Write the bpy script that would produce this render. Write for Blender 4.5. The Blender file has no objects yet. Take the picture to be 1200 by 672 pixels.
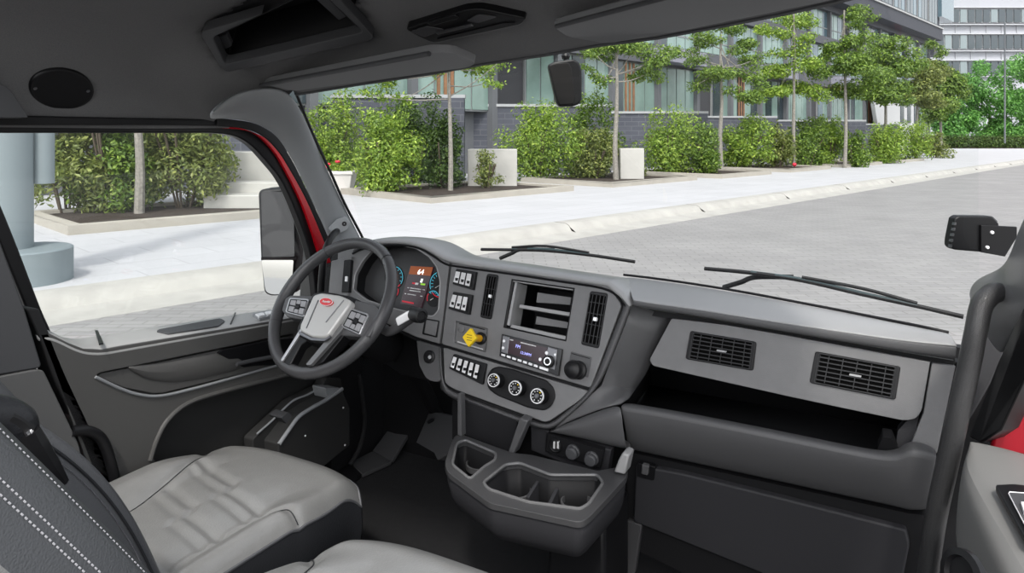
import bpy, bmesh, math, random
from mathutils import Vector, Matrix, noise
from mathutils.geometry import tessellate_polygon
PI=math.pi; R=math.radians
col=bpy.context.scene.collection
H=2.25; CAM=Vector((.8,0,H)); FP=820.0; TH=R(28.8); HY=160.0
cR=Vector((math.cos(TH),math.sin(TH),0)); cF=Vector((-math.sin(TH),math.cos(TH),0)); UP=Vector((0,0,1))
# ---------- surveying: a sight line through the photograph meets a real plane of the cab or street
def ray(px,py): return cR*((px-600)/FP)+UP*((HY-py)/FP)+cF
def PX(px,py,x): d=ray(px,py); return CAM+d*((x-CAM.x)/d.x)
def PY(px,py,y): d=ray(px,py); return CAM+d*((y-CAM.y)/d.y)
def PZ(px,py,z): d=ray(px,py); return CAM+d*((z-CAM.z)/d.z)
def PD(px,py,dep): return CAM+ray(px,py)*dep
class Plane:
    def __init__(s,o,n):
        s.o=Vector(o); s.n=Vector(n).normalized()
        if s.n.dot(CAM-s.o)<0: s.n=-s.n
        s.u=s.n.cross(UP) if abs(s.n.z)<.95 else s.n.cross(Vector((0,1,0)))
        s.u.normalize(); 
        if s.u.dot(cR)<0: s.u=-s.u
        s.v=s.n.cross(s.u).normalized()
        if s.v.z<-.01: s.v=-s.v
    def hit(s,px,py,h=0):
        d=ray(px,py); o=s.o+s.n*h
        return CAM+d*((o-CAM).dot(s.n)/d.dot(s.n))
def plane3(a,b,c): return Plane(a,(b-a).cross(c-a))
# ---------- materials
def s2l(c): return tuple((x/12.92 if x<=.04045 else ((x+.055)/1.055)**2.4) for x in c)
def hx(h): return s2l(tuple(int(h[i:i+2],16)/255 for i in (0,2,4)))
MATS={}
def mat(name,c,rough=.5,metal=0,bump=0,bscale=600,var=0,vscale=3,spec=.5,emit=None,es=1,coat=0,sheen=0,c2=None):
    m=bpy.data.materials.new(name); m.use_nodes=True; nt=m.node_tree; b=nt.nodes['Principled BSDF']
    b.inputs['Base Color'].default_value=(*c,1); b.inputs['Roughness'].default_value=rough; b.inputs['Metallic'].default_value=metal
    b.inputs['Specular IOR Level'].default_value=spec; b.inputs['Coat Weight'].default_value=coat
    if sheen: b.inputs['Sheen Weight'].default_value=sheen
    tc=nt.nodes.new('ShaderNodeTexCoord')
    if var or c2:
        n=nt.nodes.new('ShaderNodeTexNoise'); n.inputs['Scale'].default_value=vscale; n.inputs['Detail'].default_value=6
        nt.links.new(tc.outputs['Object'],n.inputs['Vector'])
        r=nt.nodes.new('ShaderNodeValToRGB'); r.color_ramp.elements[0].position=.3; r.color_ramp.elements[1].position=.7
        lo=c2 if c2 else tuple(x*(1-var) for x in c)
        r.color_ramp.elements[0].color=(*lo,1); r.color_ramp.elements[1].color=(*[min(1,x*(1+var)) for x in c],1)
        nt.links.new(n.outputs['Fac'],r.inputs['Fac']); nt.links.new(r.outputs['Color'],b.inputs['Base Color'])
    if bump:
        n=nt.nodes.new('ShaderNodeTexNoise'); n.inputs['Scale'].default_value=bscale; n.inputs['Detail'].default_value=3
        nt.links.new(tc.outputs['Object'],n.inputs['Vector'])
        bp=nt.nodes.new('ShaderNodeBump'); bp.inputs['Strength'].default_value=bump; bp.inputs['Distance'].default_value=.002
        nt.links.new(n.outputs['Fac'],bp.inputs['Height']); nt.links.new(bp.outputs['Normal'],b.inputs['Normal'])
    if emit:
        b.inputs['Emission Color'].default_value=(*emit,1); b.inputs['Emission Strength'].default_value=es
    MATS[name]=m; return m
M={}
M['dash']=mat('dash_plastic',(.165,.165,.168),.36,bump=.25,bscale=900,var=.04,vscale=40,spec=0.35)
M['dash2']=mat('dash_plastic_mid',(.085,.085,.088),.33,bump=.25,bscale=900,spec=0.3)
M['dashlow']=mat('dash_plastic_dark',(.030,.030,.033),.5,bump=.25,bscale=900,spec=0.18)
M['pad']=mat('dash_top_pad',(.30,.30,.302),.27,bump=.2,bscale=900)
M['black']=mat('black_plastic',(.007,.007,.008),.4,spec=.3)
M['blackg']=mat('black_gloss',(.008,.008,.009),.18,spec=.5)
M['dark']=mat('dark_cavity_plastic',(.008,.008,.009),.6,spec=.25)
M['rubber']=mat('black_rubber',(.012,.012,.013),.6,spec=.3)
M['tab']=mat('vent_tab_grey',(.35,.35,.36),.35)
M['silver']=mat('silver_switch',(.92,.92,.93),.25,metal=.25)
M['chrome']=mat('chrome',(.8,.8,.82),.12,metal=1)
M['head']=mat('headliner_cloth',(.16,.16,.162),.95,bump=.5,bscale=700,var=.12,vscale=500,spec=0.08)
M['pillar']=mat('pillar_plastic',(.22,.23,.24),.5,bump=.15,bscale=900)
M['pillard']=mat('pillar_plastic_dark',(.062,.063,.067),.5,bump=.15,bscale=900,spec=0.25)
M['door']=mat('door_plastic',(.075,.074,.072),.42,bump=.25,bscale=900,spec=0.3)
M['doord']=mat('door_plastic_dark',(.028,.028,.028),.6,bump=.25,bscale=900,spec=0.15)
M['sill']=mat('door_sill_plastic',(.36,.36,.355),.45,bump=.2,bscale=900)
M['red']=mat('red_paint',(.48,.004,.012),.25,coat=.6)
M['floorm']=mat('rubber_floor_mat',(.017,.017,.018),.7,bump=.5,bscale=1200,var=.12,vscale=60,spec=0.15)
M['trimd']=mat('kick_trim',(.045,.045,.047),.6,spec=0.2)
M['leather']=mat('grey_leather',(.20,.20,.196),.34,bump=.35,bscale=260,var=.05,vscale=30,spec=.9,coat=.25)
M['leatherd']=mat('dark_leather',(.022,.023,.026),.42,bump=.35,bscale=260,spec=0.25)
M['leatherm']=mat('mid_leather',(.085,.087,.093),.45,bump=.35,bscale=260,spec=0.35)
M['thread']=mat('pale_thread',(.36,.36,.38),.8)
M['wheel']=mat('wheel_leather',(.06,.06,.063),.27,bump=.3,bscale=420)
M['alu']=mat('satin_hub',(.50,.495,.48),.32,metal=.15)
M['chrome_d']=mat('satin_dark_metal',(.2,.2,.21),.3,metal=.9)
M['badge']=mat('badge_red',(.62,.01,.015),.25,coat=.5)
M['white']=mat('white_print',(.8,.8,.8),.5)
M['yellow']=mat('yellow_plastic',(.86,.60,.01),.35)
M['ochre']=mat('ochre_plastic',(.80,.40,.01),.4)
M['mirror']=mat('mirror_glass',(.80,.81,.82),.03,metal=1)
M['mirrord']=mat('mirror_dark_reflection',(.16,.16,.165),.05,metal=1)  # upper mirror: its dark reflection is put into the base colour
M['text']=mat('lit_white',(.8,.8,.8),.5,emit=(1,1,1),es=1.3)
M['cyan']=mat('lit_cyan',(.02,.2,.3),.5,emit=(.10,.55,.70),es=.7)
M['litred']=mat('lit_red',(.3,.01,.02),.5,emit=(.75,.03,.06),es=.45)
M['litorange']=mat('lit_orange',(.3,.08,.02),.5,emit=(.20,.05,.018),es=.6)
M['litgreen']=mat('lit_green',(.1,.3,.02),.5,emit=(.35,.65,.05),es=.8)
M['litblue']=mat('lit_blue',(.2,.2,.5),.5,emit=(.42,.45,1.0),es=1.3)
M['screen']=mat('screen_dark',(.01,.006,.008),.15,emit=(.02,.006,.010),es=1)
M['gaugeface']=mat('gauge_face',(.035,.035,.037),.4)
M['lens']=mat('lamp_lens',(.06,.06,.065),.35)
def glassmat():
    m=bpy.data.materials.new('window_glass'); m.use_nodes=True; nt=m.node_tree; nt.nodes.clear()
    o=nt.nodes.new('ShaderNodeOutputMaterial'); mx=nt.nodes.new('ShaderNodeMixShader'); t=nt.nodes.new('ShaderNodeBsdfTransparent'); g=nt.nodes.new('ShaderNodeBsdfGlossy')
    t.inputs['Color'].default_value=(.97,.985,.98,1); g.inputs['Roughness'].default_value=.02; mx.inputs[0].default_value=.035
    nt.links.new(t.outputs[0],mx.inputs[1]); nt.links.new(g.outputs[0],mx.inputs[2]); nt.links.new(mx.outputs[0],o.inputs['Surface']); return m
M['glass']=glassmat()
# ---------- objects
def worg(o):
    v=Vector((0,0,0))
    while o is not None: v=v+o.location; o=o.parent
    return v
def finish(name,bm,m,parent=None,origin=None,smooth=True,ang=35,bev=0,seg=2,solid=0,sub=0,recalc=True,soff=1):
    if recalc: bmesh.ops.recalc_face_normals(bm,faces=bm.faces[:])
    if parent is not None: org=worg(parent)
    elif origin is not None: org=Vector(origin)
    else:
        xs=[v.co for v in bm.verts]
        if xs: org=Vector((sum(v.x for v in xs)/len(xs),sum(v.y for v in xs)/len(xs),min(v.z for v in xs)))
        else: org=Vector()
    for v in bm.verts: v.co-=org
    me=bpy.data.meshes.new(name); bm.to_mesh(me); bm.free()
    ms=m if isinstance(m,(list,tuple)) else [m]
    for k in ms: me.materials.append(k)
    if smooth:
        for p in me.polygons: p.use_smooth=True
        me.set_sharp_from_angle(angle=R(ang))
    o=bpy.data.objects.new(name,me); col.objects.link(o)
    if parent is not None: o.parent=parent
    else: o.location=org
    if solid:
        s=o.modifiers.new('thick','SOLIDIFY'); s.thickness=solid; s.offset=soff
    if bev:
        b=o.modifiers.new('bevel','BEVEL'); b.width=bev; b.segments=seg; b.limit_method='ANGLE'; b.angle_limit=R(35); b.harden_normals=False
    if sub:
        s=o.modifiers.new('sub','SUBSURF'); s.levels=sub; s.render_levels=sub
    return o
def tag(o,label=None,cat=None,group=None,kind=None):
    if label: o['label']=label
    if cat: o['category']=cat
    if group: o['group']=group
    if kind: o['kind']=kind
    return o
def thing(name,label,cat,loc,group=None,rz=0):
    o=bpy.data.objects.new(name,None); o.empty_display_size=.05; col.objects.link(o); o.location=loc; o.rotation_euler.z=rz
    return tag(o,label,cat,group)
def bpoly(bm,pts,off):
    """prism: polygon pts (front), swept by vector off (or list of back pts)"""
    n=len(pts); back=[Vector(p)+off for p in pts] if isinstance(off,Vector) else off
    a=[bm.verts.new(p) for p in pts]; b=[bm.verts.new(p) for p in back]
    bm.faces.new(a); bm.faces.new(b[::-1])
    for i in range(n): bm.faces.new((a[i],b[i],b[(i+1)%n],a[(i+1)%n]))
def prism(name,pts,off,m,parent=None,bev=0,seg=2,**k):
    bm=bmesh.new(); bpoly(bm,[Vector(p) for p in pts],off); return finish(name,bm,m,parent,bev=bev,seg=seg,**k)
def bslab(bm,pl,pix,h1,h0): 
    bpoly(bm,[pl.hit(x,y,h1) for x,y in pix],-pl.n*(h1-h0))
def slab(name,pl,pix,h1,h0,m,parent=None,bev=0,seg=2,**k):
    bm=bmesh.new(); bslab(bm,pl,pix,h1,h0); return finish(name,bm,m,parent,bev=bev,seg=seg,**k)
def rp(pts,r,n=4):
    """round the corners of a polygon"""
    out=[]; N=len(pts)
    for i in range(N):
        p=Vector((*pts[i],)).to_3d() if len(pts[i])==2 else Vector(pts[i]); a=Vector(pts[i-1]).to_3d(); b=Vector(pts[(i+1)%N]).to_3d()
        rr=r[i] if isinstance(r,(list,tuple)) else r
        if rr<=0: out.append(tuple(p) if len(pts[i])==3 else (p.x,p.y)); continue
        da=(a-p); db=(b-p); ra=min(rr,da.length*.45); rb=min(rr,db.length*.45)
        s=p+da.normalized()*ra; e=p+db.normalized()*rb
        for k in range(n+1):
            t=k/n; q=s*(1-t)**2+p*2*t*(1-t)+e*t*t
            out.append(tuple(q) if len(pts[i])==3 else (q.x,q.y))
    return out
def quad(Q,s,t):
    TL,TR,BR,BL=Q
    return (TL[0]*(1-s)*(1-t)+TR[0]*s*(1-t)+BR[0]*s*t+BL[0]*(1-s)*t, TL[1]*(1-s)*(1-t)+TR[1]*s*(1-t)+BR[1]*s*t+BL[1]*(1-s)*t)
def sq(Q,s0,s1,t0,t1): return [quad(Q,s0,t0),quad(Q,s1,t0),quad(Q,s1,t1),quad(Q,s0,t1)]
def oval(cx,cy,rx,ry,n=28,rot=0):
    return [(cx+rx*math.cos(a)*math.cos(rot)-ry*math.sin(a)*math.sin(rot),cy+rx*math.cos(a)*math.sin(rot)+ry*math.sin(a)*math.cos(rot)) for a in [2*PI*i/n for i in range(n)]]
def grid(name,rows,m,parent=None,solid=.008,sub=1,bev=0,soff=-1,flip=None,**k):
    """surface through rows of points"""
    bm=bmesh.new(); V=[[bm.verts.new(p) for p in r] for r in rows]
    for i in range(len(V)-1):
        for j in range(len(V[i])-1): bm.faces.new((V[i][j],V[i][j+1],V[i+1][j+1],V[i+1][j]))
    bmesh.ops.recalc_face_normals(bm,faces=bm.faces[:])
    # face the cab interior / viewer
    s=sum(f.normal.dot(CAM-f.calc_center_median()) for f in bm.faces)
    if flip is None and s<0: bmesh.ops.reverse_faces(bm,faces=bm.faces[:])
    o=finish(name,bm,m,parent,recalc=False,solid=solid,soff=soff,bev=bev,ang=50,**k)
    if sub:
        s=o.modifiers.new('sub','SUBSURF'); s.levels=sub; s.render_levels=sub
    return o
def cat(pts,n=6):
    pts=[Vector(p) for p in pts]; out=[]
    if len(pts)<3: return pts
    P=[pts[0]*2-pts[1]]+pts+[pts[-1]*2-pts[-2]]
    for i in range(1,len(P)-2):
        for k in range(n):
            t=k/n; a,b,c,d=P[i-1:i+3]
            out.append(.5*((2*b)+(c-a)*t+(2*a-5*b+4*c-d)*t*t+(3*b-a-3*c+d)*t**3))
    out.append(pts[-1]); return out
def btube(bm,pts,r,n=10,closed=False,caps=True,flat=1):
    pts=[Vector(p) for p in pts]; N=len(pts); rings=[]; up=None
    for i,p in enumerate(pts):
        if closed: t=(pts[(i+1)%N]-pts[i-1])
        else: t=(pts[min(i+1,N-1)]-pts[max(i-1,0)])
        t.normalize()
        if up is None: up=t.orthogonal().normalized()
        up=(up-t*up.dot(t)).normalized(); w=t.cross(up)
        rr=r[i] if isinstance(r,(list,tuple)) else r
        rings.append([bm.verts.new(p+up*math.cos(2*PI*k/n)*rr+w*math.sin(2*PI*k/n)*rr*flat) for k in range(n)])
    for i in range(N if closed else N-1):
        A=rings[i]; B=rings[(i+1)%N]; off=0
        if closed and i==N-1: off=min(range(n),key=lambda o:(A[0].co-B[o].co).length)
        for k in range(n): bm.faces.new((A[k],A[(k+1)%n],B[(k+1+off)%n],B[(k+off)%n]))
    if caps and not closed: bm.faces.new(rings[0][::-1]); bm.faces.new(rings[-1])
def tube(name,pts,r,m,parent=None,n=12,sm=5,closed=False,**k):
    bm=bmesh.new(); P=cat(pts,sm) if sm and not closed else pts
    if isinstance(r,(list,tuple)) and sm:
        rr=[]; 
        for i in range(len(r)-1): rr+= [r[i]+(r[i+1]-r[i])*q/sm for q in range(sm)]
        r=rr+[r[-1]]
    btube(bm,P,r,n,closed); return finish(name,bm,m,parent,**k)
def blathe(bm,o,ax,prof,n=28,u=None):
    """prof: list of (radius, height along ax)"""
    ax=Vector(ax).normalized(); u=(u or ax.orthogonal()).normalized(); w=ax.cross(u); o=Vector(o); rings=[]
    for r,h in prof:
        if r<=1e-6: rings.append([bm.verts.new(o+ax*h)])
        else: rings.append([bm.verts.new(o+ax*h+u*math.cos(2*PI*k/n)*r+w*math.sin(2*PI*k/n)*r) for k in range(n)])
    for A,B in zip(rings,rings[1:]):
        if len(A)==1 and len(B)==1: continue
        for k in range(n):
            if len(A)==1: bm.faces.new((A[0],B[k],B[(k+1)%n]))
            elif len(B)==1: bm.faces.new((A[k],B[0],A[(k+1)%n]))
            else: bm.faces.new((A[k],B[k],B[(k+1)%n],A[(k+1)%n]))
def lathe(name,o,ax,prof,m,parent=None,n=28,**k):
    bm=bmesh.new(); blathe(bm,o,ax,prof,n); return finish(name,bm,m,parent,**k)
def bbox(bm,c,ex,ey,ez):
    """box centred at c with half-extent vectors"""
    c=Vector(c); f=[c+ex*a+ey*b+ez for a,b in((-1,-1),(1,-1),(1,1),(-1,1))]; bpoly(bm,f,ez*-2)
def box(name,c,ex,ey,ez,m,parent=None,bev=0,**k):
    bm=bmesh.new(); bbox(bm,c,ex,ey,ez); return finish(name,bm,m,parent,bev=bev,**k)
def cut(o,slabs):
    """carve recesses (plane,pix,h1,h0) into o and bake the result"""
    cs=[]
    for sl in slabs:
        pl,pix,h1,h0=sl[:4]; hr=sl[4] if len(sl)>4 else .004
        bm=bmesh.new(); org=worg(o); bpoly(bm,[pl.hit(x,y,hr)+pl.n*(h1-hr) for x,y in pix],-pl.n*(h1-h0)); bmesh.ops.recalc_face_normals(bm,faces=bm.faces[:])
        for v in bm.verts: v.co-=org
        me=bpy.data.meshes.new('c'); bm.to_mesh(me); bm.free(); c=bpy.data.objects.new('c',me); c.location=org; col.objects.link(c); cs.append(c)
        md=o.modifiers.new('cut','BOOLEAN'); md.operation='DIFFERENCE'; md.solver='EXACT'; md.object=c
        # run the cut before any bevel
        o.modifiers.move(len(o.modifiers)-1,len(cs)-1)
    keep=[m for m in o.modifiers if m.type!='BOOLEAN']; st=[m.show_viewport for m in keep]
    for m in keep: m.show_viewport=False
    bpy.context.view_layer.update(); dg=bpy.context.evaluated_depsgraph_get(); ev=o.evaluated_get(dg); me=bpy.data.meshes.new_from_object(ev,depsgraph=dg)
    for m in list(o.modifiers):
        if m.type=='BOOLEAN': o.modifiers.remove(m)
    for m,s in zip(keep,st): m.show_viewport=True
    me.name=o.name; o.data=me
    for p in me.polygons: p.use_smooth=True
    me.set_sharp_from_angle(angle=R(35))
    for c in cs: bpy.data.objects.remove(c,do_unlink=True)
    return o
def text(name,s,o,u,v,size,m,parent=None,depth=.0004,shear=0,center=True):
    cu=bpy.data.curves.new(name,'FONT'); cu.body=s; cu.size=1; cu.extrude=.02; cu.shear=shear
    if center: cu.align_x='CENTER'; cu.align_y='CENTER'
    t=bpy.data.objects.new(name,cu); col.objects.link(t); bpy.context.view_layer.update()
    dg=bpy.context.evaluated_depsgraph_get(); me=bpy.data.meshes.new_from_object(t.evaluated_get(dg)); bpy.data.objects.remove(t,do_unlink=True)
    bm=bmesh.new(); bm.from_mesh(me); u=u.normalized(); v=v.normalized(); n=u.cross(v)
    for q in bm.verts: q.co=Vector(o)+u*q.co.x*size+v*q.co.y*size+n*q.co.z*depth/.02
    return finish(name,bm,m,parent,smooth=False)
def inpoly(x,y,P):
    c=False
    for i in range(len(P)):
        a=P[i];b=P[i-1]
        if (a[1]>y)!=(b[1]>y) and x<(b[0]-a[0])*(y-a[1])/(b[1]-a[1])+a[0]: c=not c
    return c
def topx(p):
    d=Vector(p)-CAM; z=d.dot(cF); return 600+FP*d.dot(cR)/z, HY-FP*d.z/z
def lerp(a,b,t): return a+(b-a)*t
def sstep(t): t=max(0,min(1,t)); return t*t*(3-2*t)
M['leatherp']=mat('passenger_leather',(.15,.15,.148),.42,bump=.3,bscale=900,var=.05,vscale=30)
M['stitchd']=mat('dark_thread',(.10,.10,.11),.8)
M['btn']=mat('wheel_button',(.30,.30,.31),.4)
M['mface']=mat('mirror_dark_back',(.015,.014,.014),.35,spec=.2)
M['handle']=mat('handle_black_paint',(.035,.035,.036),.28,bump=.6,bscale=700,coat=.2)
M['sill2']=mat('right_sill_plastic',(.19,.187,.18),.5,bump=.25,bscale=900)
M['rim']=mat('tray_rim_plastic',(.12,.12,.122),.3)
M['pillar2']=mat('pillar_lower',(.09,.09,.09),.5,bump=.2,bscale=900)
M['yprint']=mat('knob_lettering',(.25,.16,.01),.5)
M['potw']=mat('white_pot',(.6,.58,.55),.6); M['bloom']=mat('red_bloom',(.7,.02,.05),.6)
M['colm']=mat('column_paint',(.19,.225,.24),.6,var=.02,vscale=2)
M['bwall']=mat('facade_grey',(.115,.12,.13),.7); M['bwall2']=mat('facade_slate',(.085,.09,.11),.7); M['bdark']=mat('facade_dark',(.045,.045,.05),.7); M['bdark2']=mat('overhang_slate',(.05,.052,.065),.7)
M['bband']=mat('floor_band',(.09,.092,.105),.7); M['lilac']=mat('balcony_pale',(.25,.25,.30),.7)
M['frame_m']=mat('window_frame_grey',(.24,.25,.255),.5); M['frame_w']=mat('frame_light',(.42,.43,.45),.6)
M['glassg']=mat('green_glass',(.20,.29,.26),.15,spec=.8,var=.25,vscale=.4); M['glassd']=mat('dark_glass',(.035,.05,.06),.12,spec=.8); M['glassb']=mat('blue_glass',(.09,.14,.17),.12,spec=.8); M['glassb2']=mat('grey_glass',(.18,.22,.23),.2,spec=.8)
M['wood']=mat('wood_frame',(.24,.12,.06),.6,var=.2,vscale=3); M['whitep']=mat('white_panel',(.45,.45,.45),.7); M['whitep2']=mat('pale_panel',(.36,.37,.40),.7); M['coping']=mat('stone_coping',(.33,.34,.35),.8)
M['satin']=mat('satin_spoke',(.17,.17,.172),.3,metal=.4)
M['lampm']=mat('lamp_post_grey',(.12,.13,.14),.6)
M['redd']=mat('red_paint_shaded_part',(.30,.003,.012),.35)  # red paint darkened, the hinge panel's shade is put into the colour
M['band']=mat('backrest_band_leather',(.055,.058,.063),.4,bump=.3,bscale=700)
M['tray']=mat('tray_plastic',(.050,.050,.052),.3,bump=.2,bscale=900,spec=.4)
M['silver_e']=mat('satin_edge',(.45,.45,.46),.3,metal=.7)
SKY=.40; SUN=2.4; SUND=(.30,-.72,1.0); EXPO=-.10
# ================= CAB SHELL =================
# header / windscreen top edge (pixel, height above eye)
HD=[(345,110,.125),(420,98,.150),(500,86,.172),(560,75,.188),(640,63,.203),(700,52,.213),(770,43,.220),(850,28,.226),(920,14,.228),(985,-1,.228),(1060,-22,.225),(1150,-55,.215)]
HE=[PZ(x,y,H+z) for x,y,z in HD]
def hdr(x):
    P=HE
    if x<=P[0].x: return P[0].y, P[0].z-min(.10,(P[0].x-x)*.9)
    elif x>=P[-1].x: return P[-1].y,P[-1].z
    else:
        for a,b in zip(P,P[1:]):
            if a.x<=x<=b.x: break
    t=(x-a.x)/(b.x-a.x); return a.y+(b.y-a.y)*t, a.z+(b.z-a.z)*t
def zceil(x,y):
    u=min(1,abs((x-.05)/.97)); zc=H+.02+.31*max(0,(1-u**5))**.7
    yh,zh=hdr(x); t=sstep((y-(yh-.42))/.42); return lerp(zc,zh,t)
def hitceil(px,py,off=0):
    d=ray(px,py); t=.3
    while t<3.2:
        p=CAM+d*t
        if abs((p.x-.05)/.97)>=1 or p.y>hdr(p.x)[0] or p.z>zceil(p.x,p.y)-off: return p
        t+=.003
    return CAM+d*1.8
PHEAD=[(250,143),(257,137),(267,124),(284,112.5),(310,108),(346,106),(366,150),(300,162)]
BINO=[(233,38),(263,86),(440,46),(392,-8)]
bm=bmesh.new(); NX,NY=110,80; V=[]
for i in range(NX+1):
    s=i/NX; x=.05+.97*math.sin((s-.5)*PI) ; r=[]
    yh,zh=hdr(x)
    for j in range(NY+1):
        y=.60+(yh-.60)*j/NY; r.append(bm.verts.new((x,y,zceil(x,y))))
    V.append(r)
hole=[(236,36),(264,83),(437,46),(404,-30),(330,-30)]
for i in range(NX):
    for j in range(NY):
        f=(V[i][j],V[i+1][j],V[i+1][j+1],V[i][j+1]); c=sum((v.co for v in f),Vector())/4
        if c.y>.3:
            px,py=topx(c)
            if inpoly(px,py,hole) or inpoly(px,py,PHEAD): continue
        bm.faces.new(f)
for v in [v for v in bm.verts if not v.link_faces]: bm.verts.remove(v)
for f in bm.faces:
    f.normal_update()
    if f.normal.z>0: f.normal_flip()
ceil=finish('ceiling',bm,M['head'],recalc=False,solid=.02,soff=-1,ang=60); tag(ceil,'dark grey cloth headliner over the cab',kind='structure')
bm=bmesh.new(); V=[]  # added roof shell, stops sun leaking through the headliner holes
for i in range(41):
    x=.05+1.03*math.sin((i/40-.5)*PI); yh,zh=hdr(min(1.0,max(-.9,x))); r=[]
    for j in range(13):
        y=.55+(yh+.015-.55)*j/12; zz=zceil(max(-.9,min(1.0,x)),min(y,yh-.001)); up=.035+.17*sstep((12-j)/4)*max(0,1-abs((x-.05)/1.03)**6); r.append(bm.verts.new((x,y,zz+up)))
    V.append(r)
for i in range(40):
    for j in range(12): bm.faces.new((V[i][j],V[i+1][j],V[i+1][j+1],V[i][j+1]))
tag(finish('ceiling_sun_block',bm,M['dark'],recalc=False,solid=.004,soff=0,ang=60),'added dark roof skin above the headliner, blocking stray sun',kind='structure')
# overhead storage bin
ac=[hitceil(233,38,.006),hitceil(263,86,.006),hitceil(440,46,.006)]
PB=plane3(*ac); PB=Plane(PB.o+PB.n*.012,PB.n)
t=thing('overhead_bin','dark recessed storage bin in the roof lining above the driver','storage bin',PB.hit(338,40,.0))
fr=slab('bin_frame',PB,rp(BINO,9,6),.018,-.012,M['pillard'],t,bev=.006); 
INN=[(249,44),(264,76),(426,38),(372,-14)]
cut(fr,[(PB,rp(INN,5),.06,-.06,.018)])
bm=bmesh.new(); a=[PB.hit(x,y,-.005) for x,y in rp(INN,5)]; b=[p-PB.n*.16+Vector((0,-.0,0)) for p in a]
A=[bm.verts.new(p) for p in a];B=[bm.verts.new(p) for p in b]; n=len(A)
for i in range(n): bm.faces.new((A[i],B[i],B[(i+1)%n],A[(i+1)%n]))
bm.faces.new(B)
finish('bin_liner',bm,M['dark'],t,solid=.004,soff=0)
slab('bin_latch',PB,rp([(256,43),(266,41),(272,54),(263,58)],2),-.02,-.035,M['pillard'],t,bev=.002)
slab('bin_divider',PB,[(358,-12),(371,-12),(412,17),(397,24)],-.03,-.05,M['pillard'],t,bev=.002)
# map/dome lamp
PL=plane3(hitceil(476,34,.016),hitceil(555,12,.016),hitceil(612,30,.016))
o=PL.hit(545,31,0)
t=thing('dome_lamp','black overhead map lamp with two clear lenses in roof lining','lamp',o)
slab('lamp_housing',PL,rp([(474,34),(546,12),(562,11),(617,22),(612,29),(510,51),(500,48)],5),.006,-.02,M['black'],t,bev=.003)
slab('lamp_lens',PL,rp([(481,37),(500,31),(521,35),(497,44)],3),.008,.0,M['lens'],t,bev=.002)
slab('lamp_lens',PL,rp([(546,25),(560,17),(583,20),(561,27)],3),.008,.0,M['lens'],t,bev=.002)
slab('lamp_switch',PL,rp([(500,27),(533,18),(538,22),(506,31)],2),.010,.0,M['black'],t,bev=.002)
slab('lamp_vent',PL,rp([(512,46),(590,27),(604,27),(512,49)],1),.008,.0,M['black'],t,bev=.002)
slab('lamp_rim',PL,rp([(510,39),(552,29),(555,31),(513,41)],1),.010,.0,M['chrome_d'],t,bev=.001)
# speaker grille on the left roof side
PS=plane3(hitceil(40,105,.002),hitceil(104,110,.002),hitceil(73,84,.002)); c=PS.hit(73,105)
t=thing('speaker_grille','black oval speaker cover with two screws above the driver window','speaker',c)
slab('grille_cover',PS,oval(73,105,38,24,36,.08),.008,-.03,M['black'],t,bev=.006,seg=3)
for x in (41,103): lathe('screw',PS.hit(x,105+(x-73)*.05,.007),PS.n,[(0,.003),(.004,.002),(.004,0)],M['chrome_d'],t,n=10)
bm=bmesh.new(); btube(bm,[PS.hit(x,y,.006) for x,y in oval(73,105,36,22,36,.08)],.002,6,closed=True); finish('grille_rim',bm,M['rubber'],t)
# roof seam ridge / left rear quarter trim
tag(prism('trim_1',[PX(x,y,-.82) for x,y in rp([(-60,60),(-10,92),(12,104),(34,138),(-60,138)],[0,8,8,3,0])],Vector((-.08,0,0)),M['pillard'],bev=.006),'dark quarter trim at rear of driver door opening',kind='structure')
# sun visors
def visor(pts,label,yy,thick=.02):
    P=[PY(x,y,Y) for (x,y),Y in zip(pts,yy)]
    pl=plane3(P[0],P[1],P[2]); n=pl.n
    bm=bmesh.new(); Q=rp([tuple(p) for p in P],.02,5); bpoly(bm,[Vector(q) for q in Q],-n*thick)
    top=max(P,key=lambda p:p.z)
    r=thing('sun_visor',label,'sun visor',sum(P,Vector())/len(P))
    finish('visor_panel',bm,M['pad2'],r,bev=.006,seg=3)
    return r,P
M['pad2']=mat('visor_vinyl',(.17,.172,.178),.6,bump=.2,bscale=500)
r,P=visor([(306,99),(503,61),(530,62),(558,74),(550,79),(345,107)],'long grey sun visor folded up above the driver side of windscreen',[1.36,1.25,1.26,1.35,1.36,1.42])
tube('visor_rod',[PY(306,100,1.355),PY(503,63,1.245)],.006,M['pillard'],r,sm=0)
r,P=visor([(648,33),(777,-1),(950,-52),(1030,-20),(982,0),(800,37),(712,52),(665,44)],'grey sun visor folded up above the passenger side of windscreen',[1.30,1.18,1.0,1.1,1.21,1.33,1.37,1.36])
tube('visor_rod',[PY(652,31,1.29),PY(777,-2,1.175),PY(950,-54,.99)],.005,M['pillard'],r,sm=0)
# header trim below headliner (thin lip along the glass)
bm=bmesh.new(); btube(bm,[p+Vector((0,.006,.004)) for p in HE],.010,8); tag(finish('trim_2',bm,M['pillard']),'dark lip along the top edge of the windscreen',kind='structure')
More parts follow.
